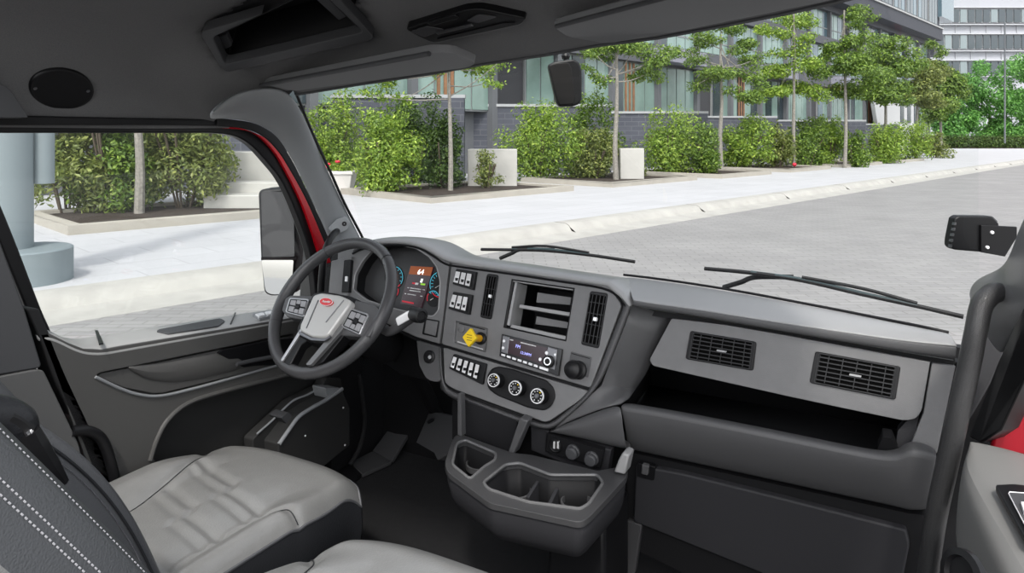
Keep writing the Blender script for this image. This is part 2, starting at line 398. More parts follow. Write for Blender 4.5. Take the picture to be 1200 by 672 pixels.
# left A pillar trim
O=[(246,140.5,-.87),(256,140,-.875),(272,141,-.875),(290,143.5,-.875),(309,150,-.875),(326,162,-.875),(346,196,-.87),(365,236,-.87),(381,272,-.865),(396,304,-.86),(404,345,-.85)]
I=[(250,136,1.10),(257,127.5,1.14),(268,117.5,1.22),(286,108,1.31),(312,104.5,1.40),(344,104.5,1.50),(366,158,1.62),(385,199,1.69),(403,239,1.78),(421,273,1.88),(430,292,1.92)]
rows=[]
for kk_,((ox,oy,X),(ix,iy,Y)) in enumerate(zip(O,I)):
    a=PX(ox,oy,X); b=PY(ix,iy,Y); r=[]; b=b.lerp(CAM,(.035 if kk_<5 else .02 if kk_==5 else 0))
    for k in range(6):
        t=k/5; p=a.lerp(b,t); d=(CAM-p).normalized(); p=p+d*.014*math.sin(PI*t)**.6; r.append(p)
    rows.append(r)
tag(grid('trim_3',rows,M['pillar'],solid=.012,sub=2),'grey plastic pillar trim between driver window and windscreen',kind='structure')
bm=bmesh.new(); btube(bm,cat([PY(x+1,y,Y) for x,y,Y in I[5:]]),.0045,6); tag(finish('trim_19',bm,M['rubber']),'thin black seal along the left edge of the windscreen',kind='structure')
# smooth shoulder joining ceiling edge, pillar head and header
# seals and door frame round driver window
def strip(name,A,B,x,th,m,label,bev=.004,parent=None,sm=5):
    A=[PX(a,b,x) for a,b in A]; B=[PX(a,b,x) for a,b in B]; A=cat(A,sm);B=cat(B,sm)
    bm=bmesh.new(); off=Vector((-th,0,0)); n=len(A); L=[]
    for a,b in zip(A,B): L.append([bm.verts.new(q) for q in (a,b,b+off,a+off)])
    for p,q in zip(L,L[1:]):
        for k in range(4): bm.faces.new((p[k],p[(k+1)%4],q[(k+1)%4],q[k]))
    bm.faces.new(L[0]); bm.faces.new(L[-1][::-1])
    o=finish(name,bm,m,parent,bev=bev)
    if label and parent is None: tag(o,label,kind='structure')
    return o
RL=[(255,147),(285,151),(304,160),(321,177),(334,198),(353,236),(367,275),(377,310),(384,352)]
RR=[(255,150),(288,153),(311,162),(327,178),(339,195),(360,233),(378,272),(390,305),(397,352)]
strip('trim_4',RL,RR,-.925,.02,M['red'],'red painted door aperture edge beside the driver window')
OA=[(255,148),(288,151),(310,161),(326,177),(338,195),(359,233),(376,272),(388,305),(395,352)]
OB=[(255,138),(300,145),(326,161),(337,178),(347,196),(366,236),(383,272),(398,304),(406,352)]
strip('trim_5',OA,OB,-.89,.006,M['rubber'],'black rubber door seal along the left pillar')
# ================= DRIVER DOOR =================
door=tag(thing('door_1','driver door with grey inner panel, storage recess and open view through its window','door',(-.85,1.3,H-1.05)),kind='structure'); del door['category']
FA=[(-60,157),(0,156),(100,156),(200,156),(262,157),(290,167),(313,190),(333,217),(352,262),(365,305),(372,362)]
FB=[(-60,146),(0,146),(100,146),(200,146),(262,146),(293,152),(320,172),(338,199),(358,240),(372,284),(384,362)]
strip('window_frame',FA,FB,-.935,.03,M['black'],None,parent=door)
strip('trim_6',[(-60,148),(0,147),(100,147),(200,147),(270,148)],[(-60,134),(0,135),(100,137),(200,139),(270,140)],-.90,.05,M['rubber'],'black seal along the top of the driver door opening')
strip('rear_window_frame',[(-14,210),(0,238),(22,292),(47,358),(60,388),(64,404)],[(-34,215),(-18,243),(6,300),(31,362),(46,396),(52,412)],-.92,.04,M['black'],None,parent=door)
gl=[PX(x,y,-.945) for x,y in [(-50,150),(262,152),(295,165),(340,217),(370,300),(380,356),(330,366),(200,384),(60,396),(0,240)]]
prism('window_pane',gl,Vector((-.004,0,0)),M['glass'],door)
XD=-.80; PDr=Plane((XD,0,0),(1,0,0))
def D(p,h=0): return [PDr.hit(x,y,h) for x,y in p]
# inner panel: face with recesses
face=[(47,392),(58,391),(80,402),(98,409),(120,410),(141,406),(316,377),(420,360),(430,420),(412,480),(412,560),(380,600),(240,640),(150,640),(108,560),(80,480),(62,430)]
pn=slab('inner_panel',PDr,face,0,-.05,M['door'],door,bev=.008,seg=3)
REC=[(112,441),(117,437),(192,422),(313,397),(345,391),(352,425),(316,432),(190,464),(177,464),(142,456)]
POC=[(180,535),(186,512),(196,492),(220,472),(258,459),(335,440),(420,418),(420,600),(200,600)]
cut(pn,[(PDr,rp(REC,[4,3,3,3,3,3,3,8,8,3]),.02,-.02,0),(PDr,rp(POC,[0,3,3,10,5,5,0,0,0]),.02,-.038,0)])
slab('recess_insert',PDr,rp([(114,441),(118,438),(192,424),(313,399),(345,393),(350,424),(316,430),(190,461),(178,461),(144,454)],3),-.006,-.025,M['door'],door,bev=.004)
# raised armrest form inside recess
bm=bmesh.new()
prof=[(150,433,428),(165,444,426),(180,449,425),(207,452,421),(240,446,414),(268,439,411),(290,433,410)]
A=[];
for x,y1,y0 in prof: A.append([PDr.hit(x,y1,-.004),PDr.hit(x,(y0+y1)/2,.006),PDr.hit(x,y0,-.004)])
V=[[bm.verts.new(p) for p in r] for r in A]
for i in range(len(V)-1):
    for j in range(2): bm.faces.new((V[i][j],V[i][j+1],V[i+1][j+1],V[i+1][j]))
finish('armrest_pad',bm,M['door'],door,sub=1,solid=.01)
bm=bmesh.new(); btube(bm,cat([PDr.hit(x,y,.002) for x,y in [(112,442),(142,456),(165,463),(190,464),(230,455),(270,444),(316,431),(345,424)]]),.0035,8); finish('trim_bead',bm,M['silverd'] if 'silverd' in M else M['pillar'],door)
bm=bmesh.new(); btube(bm,cat([PDr.hit(x,y,.002) for x,y in [(176,540),(184,515),(197,492),(220,473),(258,460),(335,440),(385,427)]]),.006,8); finish('pocket_lip',bm,M['door'],door)
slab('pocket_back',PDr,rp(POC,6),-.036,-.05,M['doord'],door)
# handle recess
HR=[(255,414),(263,410),(318,399),(345,396),(345,428),(300,429),(285,431)]
slab('handle_recess',PDr,rp(HR,3),.0015,-.03,M['black'],door,bev=.001)
bm=bmesh.new(); btube(bm,[PDr.hit(x,y,.008) for x,y in [(277,427),(300,422),(340,415)]],.006,8); finish('door_handle',bm,M['pillard'],door)
# sill ledge towards the glass
FE=[(44,391),(60,390),(80,401),(98,409),(120,410),(141,406),(200,396),(316,376),(380,365),(430,357)]
rows=[[],[],[],[]]
for x,y in FE:
    p=PX(x,y,XD); q=Vector((-.935,p.y+.02,p.z+.006))
    if x<90: q.y=p.y+.02
    rows[0].append(p+Vector((.001,0,-.02))); rows[1].append(p+Vector((.001,0,.0))); rows[2].append(p.lerp(q,.15)+Vector((0,0,.004))); rows[3].append(q)
grid('sill_ledge',rows,M['sill'],door,solid=.012,sub=2)
PLd=plane3(rows[1][5],rows[1][7],rows[3][6]); PLe=plane3(rows[2][3],rows[2][5],rows[3][4])
if PLd.n.z<0: PLd.n=-PLd.n
if PLe.n.z<0: PLe.n=-PLe.n
def onledge(px,py,lift):   # point on the ledge top
    return (PLd if px>150 else PLe).hit(px,py,lift+.002)
def ledgeslab(name,pix,lift,m,th=.012,bev=.001):
    c=[onledge(x,y,lift) for x,y in pix]; prism(name,c,Vector((0,0,-th)),m,door,bev=bev)
ledgeslab('ledge_slot',rp([(183,388),(186,386),(258,373),(264,376),(256,382),(197,391)],2),.004,M['pillard'],.004)
ledgeslab('defrost_slot',[(111,387),(115,387),(121,402),(116,403)],.004,M['black'],.004)
ledgeslab('window_switch_plate',rp([(295,368),(318,363),(324,369),(304,373)],1),.008,M['pillar'],.008)
ledgeslab('window_switch',rp([(299,368),(308,366),(311,369),(303,371)],1),.012,M['silver'],.008)
ledgeslab('window_switch',rp([(310,365.5),(318,364),(321,367),(313,369)],1),.012,M['silver'],.008)
ledgeslab('ledge_groove',[(275,366),(276.5,366),(271,379),(269.5,379)],.004,M['pillard'],.004)
# bottle pocket at the front of the door
def band(name,pts,w,h0,h1,m,parent):
    bm=bmesh.new(); bslab(bm,PDr,pts,h1,h0); return finish(name,bm,m,parent,bev=.003)
band('door_pocket_wall',rp([(296,515),(342,471),(378,453),(382,443),(400,443),(402,470),(340,560),(300,560)],3),0,-.02,.018,M['doord'],door)
band('door_pocket_front',rp([(326,521),(351,488),(366,478),(382,469),(401,456),(410,478),(410,522),(381,546),(330,580)],[2,6,4,4,3,2,2,4,2]),0,.016,.075,M['doord'],door)
bm=bmesh.new(); btube(bm,cat([PDr.hit(x,y,.074) for x,y in [(327,521),(338,505),(350,489),(366,478),(382,469),(401,456)]]),.006,8); finish('pocket_rim',bm,M['pillar'],door)
bm=bmesh.new(); btube(bm,cat([PDr.hit(x,y,.018) for x,y in [(301,509),(318,494),(342,471),(360,463),(378,453)]]),.003,8); finish('pocket_rim',bm,M['pillar'],door)
slab('bottle_clip',PDr,rp([(329,490),(338,483),(348,494),(342,502)],2),.05,.0,M['pillard'],door,bev=.003)
slab('pocket_step',PDr,rp([(381,455),(400,455),(397,462),(384,468)],2),.074,.02,M['pillar'],door,bev=.003)
for x,y in ((357.5,511),(402,478),(404,522)): lathe('screw',PDr.hit(x,y,.075),(1,0,0),[(0,.003),(.003,.002),(.003,0)],M['silver'],door,n=8)
# B pillar (left)
tag(slab('trim_7',Plane((-.79,0,0),(1,0,0)),rp([(-70,250),(-30,245),(0,282),(14,320),(30,365),(49,428),(46,432),(-70,452)],3),0,-.10,M['pillard'],bev=.006),'dark grey upper trim of the left rear pillar',kind='structure')
tag(slab('trim_8',Plane((-.785,0,0),(1,0,0)),rp([(-70,455),(40,434),(51,434),(66,465),(92,520),(110,590),(-70,640)],4),0,-.10,M['pillar2'] if 'pillar2' in M else M['pillard'],bev=.008),'grey lower trim of the left rear pillar',kind='structure')
strip('trim_9',[(30,362),(47,398),(62,440),(88,500),(112,560),(150,660)],[(46,362),(60,396),(78,440),(106,500),(134,560),(180,660)],-.80,.06,M['rubber'],'black seal down the rear edge of the driver door',bev=.003)
# outer left wall skin (red)
bm=bmesh.new(); bpoly(bm,[Vector((-.95,y,z)) for y,z in ((-.5,1.0),(2.2,1.0),(2.2,H-.62),(-.5,H-.5))],Vector((-.02,0,0)))
tag(finish('wall_left',bm,M['red']),'red painted outer skin of the driver side',kind='structure')
bm=bmesh.new(); bpoly(bm,[Vector((-.90,y,z)) for y,z in ((-.5,1.1),(.86,1.1),(.86,H-.55),(.70,H-.05),(.62,H+.03),(-.5,H+.03))],Vector((-.03,0,0)))
tag(finish('wall_left_rear',bm,M['pillard']),'dark inner panel behind the driver door',kind='structure')
# ================= FLOOR, FIREWALL =================
ZF=H-1.10
bm=bmesh.new(); bpoly(bm,[Vector((x,y,ZF)) for x,y in((-.86,-.5),(1.0,-.5),(1.0,1.98),(-.86,1.98))],Vector((0,0,-.03)))
tag(finish('floor',bm,M['floorm']),'black rubber floor mat of the cab',kind='structure')
bm=bmesh.new()
bpoly(bm,[Vector((x,1.96,z)) for x,z in((-.9,ZF),(1.0,ZF),(1.0,H-.5),(-.9,H-.5))],Vector((0,.03,0)))
tag(finish('wall_front',bm,M['dark']),'dark firewall below the dashboard',kind='structure')
# kick trims and pedals area
Pf=Plane((0,0,ZF+.02),(0,0,1))
def fl(pts,z): return [PZ(x,y,z) for x,y in pts]
t=thing('foot_rest','dark bent metal foot rest plate beside the driver door','foot rest',PZ(440,545,ZF))
a=fl([(410,542),(436,529),(459,541),(425,556)],ZF+.015)
prism('rest_plate',a,Vector((0,0,-.012)),M['trimd'],t,bev=.002)
b=[a[1],PD(471,483,2.55),PD(492,487,2.52),a[2]]
prism('rest_slope',b,Vector((0,.01,-.01)),M['trimd'],t,bev=.002)
prism('rest_upright',[b[1],PD(471,460,2.56),PD(505,468,2.5),b[2]],Vector((0,.012,0)),M['dark'],t,bev=.002)
t=thing('kick_panel','dark kick trim with a round bolt left of the cup holder','trim panel',PZ(515,525,ZF+.03))
prism('panel',[PD(503,482,2.3),PD(545,492,2.12),PD(543,520,1.98),PD(512,540,2.0),PD(508,531,2.05),PD(487,519,2.12)],Vector((.02,.03,-.01)),M['trimd'],t,bev=.004)
pp=plane3(PD(503,482,2.3),PD(543,520,1.98),PD(487,519,2.12))
lathe('bolt',pp.hit(505,494,.001),pp.n,[(.012,0),(.012,.004),(.006,.005),(0,.005)],M['black'],t,n=14)
tag(prism('trim_10',fl([(395,553),(413,544),(424,556),(395,580)],ZF+.012),Vector((0,0,-.012)),M['black'],bev=.002),'black door sill step',kind='structure')
bm=bmesh.new(); btube(bm,cat([PX(x,y,-.77) for x,y in [(421,440),(425,468),(427,495),(421,525),(410,545)]]),.008,8); tag(finish('trim_11',bm,M['rubber']),'rubber seal at the front edge of driver door opening',kind='structure')
tag(prism('wall_left_kick',[Vector((-.80,y,z)) for y,z in((1.70,ZF),(1.97,ZF),(1.97,H-.42),(1.70,H-.42))],Vector((-.05,0,0)),M['dark']),'dark footwell side panel in front of driver door',kind='structure')
# ================= DASHBOARD =================
Y0=1.62
dA=PY(527,304,Y0); dB=PY(733,347,Y0)
_ax=(dB-dA); _ax.z*=.6
SP=Plane(dA,_ax.cross(Vector((0,-math.sin(R(18)),-math.cos(R(18))))))
dash=thing('dashboard','grey moulded truck dashboard with gauges, switches, radio and air vents','dashboard',SP.hit(600,500,0)+Vector((0,.25,0)))
PF=Plane(PY(900,388,1.615),(0,-math.cos(R(12)),math.sin(R(12))))
# --- core bodies behind the faces
OUT=[(388,300),(400,290),(425,283),(470,280),(492,284),(508,293),(524,303),(540,306),(715,332),(731,346),(740,359),(704,452),(650,500),(638,503),(526,463),(516,454),(514,405),(487,397),(440,375),(400,352),(388,350)]
core=slab('dash_core',SP,rp([(x,y+2) for x,y in OUT],3),-.010,-.20,M['dark'],dash)
# --- hood lip over the module
lip=[(413,289),(425,283),(445,279.5),(470,279),(492,283),(508,292),(522,301),(540,304.5),(600,313),(660,322),(710,329.3),(714,330),(718,332.5),(729,341.5),(731.5,343.5),(733,346),(742,358)]
rows=[[],[],[],[],[]]
for i,(x,y) in enumerate(lip):
    t=i/(len(lip)-1)
    p=SP.hit(x,y,.012)
    dn=(0,7) if i<10 else ((-1.5,7) if i==10 else (-3,7) if i==11 else (-4.5,6.5) if i==12 else (-6,5.5) if i==13 else (-7,4.5) if i==14 else (-7,3))
    q=SP.hit(x+dn[0],y+dn[1],.014); e=SP.hit(x+dn[0],y+dn[1],-.02)
    bk=PZ(x,y,p.z+.002); back=p+Vector((0,.16,-.02)); mid=p+Vector((0,.05,.001))
    for r,v in zip(rows,(back,mid,p,q,e)): r.append(v)
grid('hood_lip',rows,M['pad'],dash,solid=.004,sub=2)
bm=bmesh.new(); btube(bm,cat([SP.hit(x+(0 if i<10 else -5),y+(8.5 if i<12 else 6),.006) for i,(x,y) in enumerate(lip) if i not in(11,12,14,15)],3),.0032,6); finish('hood_groove',bm,M['black'],dash)
# --- cluster bezel
CL=[(414,340),(416,322),(424,307),(434,295),(446,288.5),(465,286.5),(488,291),(503,301),(512,313),(516,330),(514,364),(508,371),(496,370),(457,361),(430,352)]
CB=[(396,296),(411,291),(425,287),(445,283.5),(470,283),(490,287),(506,297),(520,306),(526.5,307.5),(521,356),(514.5,403),(487,395),(455,380),(400,356),(394,345)]
cb=slab('cluster_bezel',SP,CB,.004,-.012,M['dash'],dash,bev=.0015)
cut(cb,[(SP,rp(CL,3),.03,-.03)]); cut(core,[(SP,rp(CL,3),.03,-.055)])
slab('gauge_panel',SP,rp([(x+(x-465)*.1,y+(y-330)*.1) for x,y in CL],3),-.048,-.058,M['gaugeface'],dash)
hoodc=[SP.hit(x,y,-.01) for x,y in CL]
# display
DQ=[(481,311.5),(508,313),(493.5,361),(469,356)]
disp=slab('display',SP,DQ,-.042,-.05,M['screen'],dash)
def dq(name,Q,s0,s1,t0,t1,m,par,h=-.0405,th=.001,pl=SP): return slab(name,pl,sq(Q,s0,s1,t0,t1),h,h-th,m,par,smooth=False)
dq('display_header',DQ,.02,.98,.01,.22,M['litorange'],disp)
dq('display_band',DQ,.05,.6,.91,.95,M['litred'],disp)
dq('display_icon',DQ,.42,.55,.42,.47,M['white'],disp); dq('display_icon',DQ,.62,.70,.31,.40,M['text'],disp); dq('display_icon',DQ,.66,.86,.42,.46,M['litgreen'],disp); dq('display_icon',DQ,.28,.42,.42,.46,M['litred'],disp)
for k,(a,b,t) in enumerate([(.25,.75,.56),(.12,.2,.56),(.82,.92,.56),(.25,.75,.62),(.2,.6,.72),(.08,.14,.72),(.8,.9,.72)]):
    dq('display_line',DQ,a,b,t,t+.018,M['white'],disp)
o=SP.hit(*quad(DQ,.52,.15),-.040); uu=SP.hit(*quad(DQ,1,.2),-.04)-SP.hit(*quad(DQ,0,.2),-.04); vv=SP.hit(*quad(DQ,.5,0),-.04)-SP.hit(*quad(DQ,.5,1),-.04)
text('speed_readout','64',o,uu,vv,.022,M['text'],disp)
def arc(cx,cy,r,a0,a1,m,w=.0012,ry=None,par=None,name='gauge_arc'):
    ry=ry or r*1.25
    P=[SP.hit(cx+r*math.cos(R(a)),cy-ry*math.sin(R(a)),-.0465) for a in [a0+(a1-a0)*k/16 for k in range(17)]]
    bm=bmesh.new(); btube(bm,P,w,6); return finish(name,bm,m,par)
def gauge(cx,cy,r,a0,a1,ra0,ra1):
    g=slab('gauge',SP,oval(cx,cy,r*1.12,r*1.4),-.046,-.05,M['black'],dash)
    arc(cx,cy,r,a0,a1,M['cyan'],par=g); arc(cx,cy,r*.98,ra0,ra1,M['litred'],.0016,par=g)
    for k in range(5):
        a=R(a0+(a1-a0)*(k+.5)/5)
        b=[SP.hit(cx+r*q*math.cos(a),cy-r*1.25*q*math.sin(a),-.0455) for q in (.72,.9)]
        bm=bmesh.new(); btube(bm,b,.0008,5); finish('gauge_tick',bm,M['cyan'],g)
    bm=bmesh.new(); btube(bm,[SP.hit(cx,cy,-.044),SP.hit(cx-r*.5,cy+r*.3,-.044)],.0009,5); finish('gauge_needle',bm,M['white'],g)
gauge(516,334,12,110,200,215,262); gauge(507.5,350,7,20,130,140,200)
gauge(462,325,10,-40,95,-80,-45); gauge(461,341,6,40,140,-60,20)
# light rim of cluster opening
bm=bmesh.new(); btube(bm,[SP.hit(x,y,.003) for x,y in rp(CL,3)],.0022,6,closed=True); finish('cluster_trim_ring',bm,M['pad'],dash)
# blank switch, left part
slab('switch_blank_frame',SP,rp([(497.5,373),(515,376),(512,396),(494.5,392)],1.5),.006,-.01,M['black'],dash,bev=.001)
slab('switch_blank',SP,rp([(499.5,375),(513,377.3),(510,394),(496.8,390.5)],1),.008,.0,M['dash'],dash,bev=.001)
# ignition panel below
slab('ignition_panel',SP,rp([(488,399),(516,407),(517,449),(500,446),(491,428)],[2,3,8,8,3]),.004,-.02,M['dashlow2'] if 'dashlow2' in M else M['dash2'],dash,bev=.004)
ig=lathe('ignition_lock',SP.hit(503.5,418.5,.004),SP.n,[(.017,0),(.017,.004),(.012,.006),(.012,.012),(.004,.013),(0,.013)],M['black'],dash)
lathe('lock_face',SP.hit(504,418.8,.017),SP.n,[(.005,0),(.005,.002),(0,.002)],M['tab'],ig,n=16)
# left vertical vent strip and side
slab('left_side_panel',SP,[(388,306),(412,300),(407,352),(384,352)],.014,-.03,M['dash'],dash,bev=.003)
slab('side_air_outlet',SP,rp([(403,305),(411,304),(408,343),(400,343)],1.5),.018,-.0,M['black'],dash,bev=.001)
slab('outlet_tab',SP,rp([(404.5,324),(407,324),(406.5,330),(404,330)],.5),.022,.01,M['silver'],dash)
# --- main stack panels
UP_=[(529,309),(713,335.5),(728.5,357.5),(692,455),(517.5,403.5)]
up=slab('center_panel',SP,rp(UP_,[1,5,5,3,2]),.004,-.012,M['dash'],dash,bev=.002)
SH=[(600,328),(673,338.5),(663,399.5),(590.5,383.5)]
PBK=[(534,376.5),(571.5,385.5),(569.5,413),(532,402)]
cut(up,[(SP,SH,.03,-.03),(SP,rp(PBK,1.5),.03,-.006)]); cut(core,[(SP,SH,.03,-.19)])
lowp=[(519.5,407.5),(689,458.5),(680,469),(644,493.5),(638,495),(531,456),(521,449)]
slab('switch_panel',SP,rp(lowp,[2,2,6,6,4,8,5]),.004,-.012,M['dash'],dash,bev=.002)
# surround rim (right chamfer, bottom)
RO=[(715,332),(731,345.5),(740.5,359),(705,452),(652,501),(638,505.5),(526,466),(515,456),(514,407)]
RI=[(714,334.5),(714,334.5),(730,357.5),(692.5,459),(645.5,496),(638,498),(530,459),(519,450.5),(518,407)]
RO=[(732,347),(740,357.5),(741,359.5),(740,362),(724,403),(705,452),(680,476),(652,502),(638,506),(580,487),(526,467),(515,456),(514,407)]
RI=[(727,352),(730,356.5),(730.5,358.5),(729.5,362),(712,405),(692.5,458.5),(673,475),(645.5,496.5),(638,498.5),(582,479),(530,459.5),(519,451),(517.5,408)]
rows=[[SP.hit(x,y,-.02) for x,y in RO],[SP.hit(x,y,.006) for x,y in RO],[SP.hit(a*.5+c*.5,b*.5+d*.5,.013) for (a,b),(c,d) in zip(RO,RI)],[SP.hit(x,y,.006) for x,y in RI],[SP.hit(x,y,-.02) for x,y in RI]]
grid('module_rim',rows,M['dash2'],dash,solid=0,sub=2)
# shelf compartment
sb=thing; 
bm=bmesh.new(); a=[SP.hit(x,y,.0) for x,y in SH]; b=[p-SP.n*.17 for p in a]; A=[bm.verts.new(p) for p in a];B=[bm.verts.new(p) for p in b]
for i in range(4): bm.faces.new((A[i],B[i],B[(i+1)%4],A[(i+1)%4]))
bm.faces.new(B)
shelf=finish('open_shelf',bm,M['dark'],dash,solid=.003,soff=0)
bm=bmesh.new(); btube(bm,[SP.hit(x,y,.004) for x,y in [(x,y) for x,y in SH]],.0022,6,closed=True); finish('shelf_rim',bm,M['black'],shelf)
slab('shelf_side',SP,[(603.5,331),(606,331.5),(597,382),(594,381)],.003,-.06,M['pad'],shelf)
slab('shelf_board',SP,sq(SH,.02,.98,.0,.035),.0,-.03,M['pad'],shelf)
slab('shelf_board',SP,[(609,357),(668.5,366.5),(668,371),(608,361)],-.004,-.12,M['pad'],shelf,bev=.001)
slab('shelf_board',SP,[(600,380.5),(664,394.5),(663,399),(597.5,384)],.0,-.12,M['pad'],shelf,bev=.001)
slab('shelf_back_plate',SP,[(630,343),(669.5,349),(668,357.5),(628.5,354.5)],-.04,-.05,M['dash'],shelf)
slab('shelf_back_plate',SP,[(629,371),(666,378),(665,385),(627.5,380)],-.04,-.05,M['dash'],shelf)
# vents
def vent(name,pl,Q,nl,nc,vertical,par,parts=True):
    fr=slab(name,pl,rp(Q,3,3),.006,-.01,M['black'],par,bev=.0015)
    slab('vent_cavity',pl,sq(Q,.07,.93,.06,.94),.0062,-.005,M['blackd'],fr)
    for k in range(nl):
        t=(k+.5)/nl; t=.08+.84*t; w=.009 if vertical else .011
        q=sq(Q,t-w*1.8,t+w*1.8,.06,.94) if vertical else sq(Q,.06,.94,t-w*1.5,t+w*1.5)
        slab('louver',pl,q,.010,.004,M['fin'],fr)
    for k in range(nc):
        t=(k+1)/(nc+1); w=.005
        q=sq(Q,.08,.92,t-w,t+w) if vertical else sq(Q,t-w,t+w,.08,.92)
        slab('louver_bar',pl,q,.0105,.004,M['fin'],fr)
    if vertical: q=sq(Q,.42,.62,.46,.53)
    else: q=sq(Q,.43,.57,.485,.545)
    slab('vent_tab',pl,rp(q,.8,3),.015,.004,M['silver'] if vertical else M['tab'],fr,bev=.0008)
    bm=bmesh.new(); btube(bm,[pl.hit(x,y,.007) for x,y in rp(sq(Q,.05,.95,.04,.96),2,3)],.0012,6,closed=True); finish('vent_rim',bm,M['fin'],fr)
    return fr
M['fin']=mat('vent_fin',(.022,.022,.024),.35,spec=.35); M['blackd']=mat('vent_dark',(.003,.003,.003),.9,spec=.05)
vent('air_vent',SP,[(570.5,320.5),(584.5,322.5),(576,375),(562,372)],4,2,True,dash)
vent('air_vent',SP,[(691.5,341),(712.5,344),(701.5,409),(680.5,404)],4,4,True,dash)
# rocker switch banks
def bank(Q,n,h,tilt,gap=.065,label=None):
    b=slab('switch_bank',SP,rp(Q,1.2),h,-.01,M['black'],dash,bev=.001)
    for k in range(n):
        s0=.02+k*.86/n; s1=s0+.86/n-gap
        up=tilt[k]
        # rocker: wedge shape
        q=[quad(Q,s0,.17),quad(Q,s1,.17),quad(Q,s1,.86),quad(Q,s0,.86)]; m0=quad(Q,s0,.5);m1=quad(Q,s1,.5)
        hs=(h+.012,h+.005,h+.011) if up==0 else (h+.003,h+.006,h+.016)
        top=[SP.hit(*q[0],hs[0]),SP.hit(*q[1],hs[0]),SP.hit(*m1,hs[1]),SP.hit(*q[2],hs[2]),SP.hit(*q[3],hs[2]),SP.hit(*m0,hs[1])]
        bm=bmesh.new(); T=[bm.verts.new(p) for p in top]; B=[bm.verts.new(SP.hit(*c,h-.002)) for c in (q[0],q[1],m1,q[2],q[3],m0)]
        bm.faces.new((T[0],T[1],T[2],T[5])); bm.faces.new((T[5],T[2],T[3],T[4])); bm.faces.new(B[::-1])
        for i in range(6): bm.faces.new((T[i],B[i],B[(i+1)%6],T[(i+1)%6]))
        finish('rocker_switch',bm,M['silver'],b,bev=.0008)
        c=quad(Q,(s0+s1)/2,.66); slab('rocker_window',SP,[ (c[0]-1.1,c[1]-2),(c[0]+1.1,c[1]-1.7),(c[0]+.8,c[1]+1.6),(c[0]-1.3,c[1]+1.3)],h+.0125,h+.004,M['black'],b)
    return b
bank([(534.5,315),(557.5,318.6),(554,340),(530,333)],3,.016,[0,0,0])
bank([(531,342),(553,345.5),(549,369),(525,362)],3,.016,[0,0,1])
bank([(531.5,415),(569.5,426.5),(565,451),(526,432)],5,.014,[1,0,0,0,0])
# climate control plate and knobs
bm=bmesh.new()
pl_=[(584,430),(600,433),(640,446),(648,454),(650.5,465),(646,476),(638,481),(620,478),(582,463),(572,455),(571,442),(576,433)]
cl=slab('climate_control',SP,rp(pl_,4),.008,-.004,M['black'],dash,bev=.002)
bm=bmesh.new(); btube(bm,[SP.hit(x,y,.008) for x,y in rp(pl_,4)],.0012,6,closed=True); finish('control_rim',bm,M['dark'],cl)
def dial(x,y,r):
    o=SP.hit(x,y,.035); c=o-SP.n*.03
    k=lathe('dial_knob',c,SP.n,[(r*1.05,0),(r*1.02,.02),(r,.028),(r*.93,.031)],M['black'],cl,n=36)
    lathe('dial_ring',c,SP.n,[(r*.98,.026),(r*1.0,.031),(r*.95,.033),(r*.84,.033),(r*.84,.028)],M['silver'],k,n=36)
    lathe('dial_face',c,SP.n,[(r*.86,.029),(r*.86,.031),(0,.031)],M['blackg'],k,n=30)
    lathe('dial_cap',c,SP.n,[(r*.34,.030),(r*.34,.034),(r*.26,.036),(0,.036)],M['chrome_d'],k,n=20)
    u,v=SP.u,SP.v
    for i in range(9):
        a=R(-60+i*37.5); p=c+SP.n*.0315+(u*math.cos(a)+v*math.sin(a))*r*.62
        bm=bmesh.new(); bbox(bm,p,u*r*.075,v*r*.075,SP.n*.0006); finish('dial_mark',bm,M['yellow'] if i in(3,) else M['text2'],k)
M['text2']=mat('printed_grey',(.6,.6,.6),.5)
dial(578.6,446,.0165); dial(603.8,455,.0175); dial(629.5,464.5,.018)
# parking brake control
slab('brake_label_plate',SP,rp([(535,378),(570.5,387),(568.5,411),(533.5,401)],1.5),-.004,-.009,M['dash'],dash)
slab('brake_print',SP,[(536,400),(566,409),(566,410.5),(536,401.5)],-.0035,-.005,M['text2'],dash)
slab('brake_print',SP,[(538,378.5),(568,386),(568,387.2),(538,379.7)],-.0035,-.005,M['dark'],dash)
lathe('blank_button',SP.hit(541,386,-.004),SP.n,[(.010,0),(.010,.003),(.007,.005),(0,.005)],M['dash'],dash,n=18)
kn=SP.hit(564,397,-.004); kd=SP.hit(551,396,.06)-kn
pk=lathe('brake_valve_collar',kn,SP.n,[(.016,0),(.016,.006),(.011,.010),(0,.010)],M['black'],dash,n=20)
ax=kd.normalized(); L=kd.length
lathe('knob_stem',kn,ax,[(.009,.0),(.009,L*.5),(.0075,L*.85),(.010,L*.93),(0,L*.93)],M['ochre'],pk,n=20)
PK=Plane(kd+kn,SP.n)
slab('diamond_knob',PK,rp([(551,384.5),(558,396.5),(548.5,407),(541.5,395.5)],1.2),.006,-.006,M['yellow'],pk,bev=.0015)
for i in range(3):
    slab('knob_print',PK,[(547,392+i*3),(553,393+i*3),(552.8,393.9+i*3),(546.8,392.9+i*3)],.0066,.005,M['yprint'] if 'yprint' in M else M['ochre'],pk)
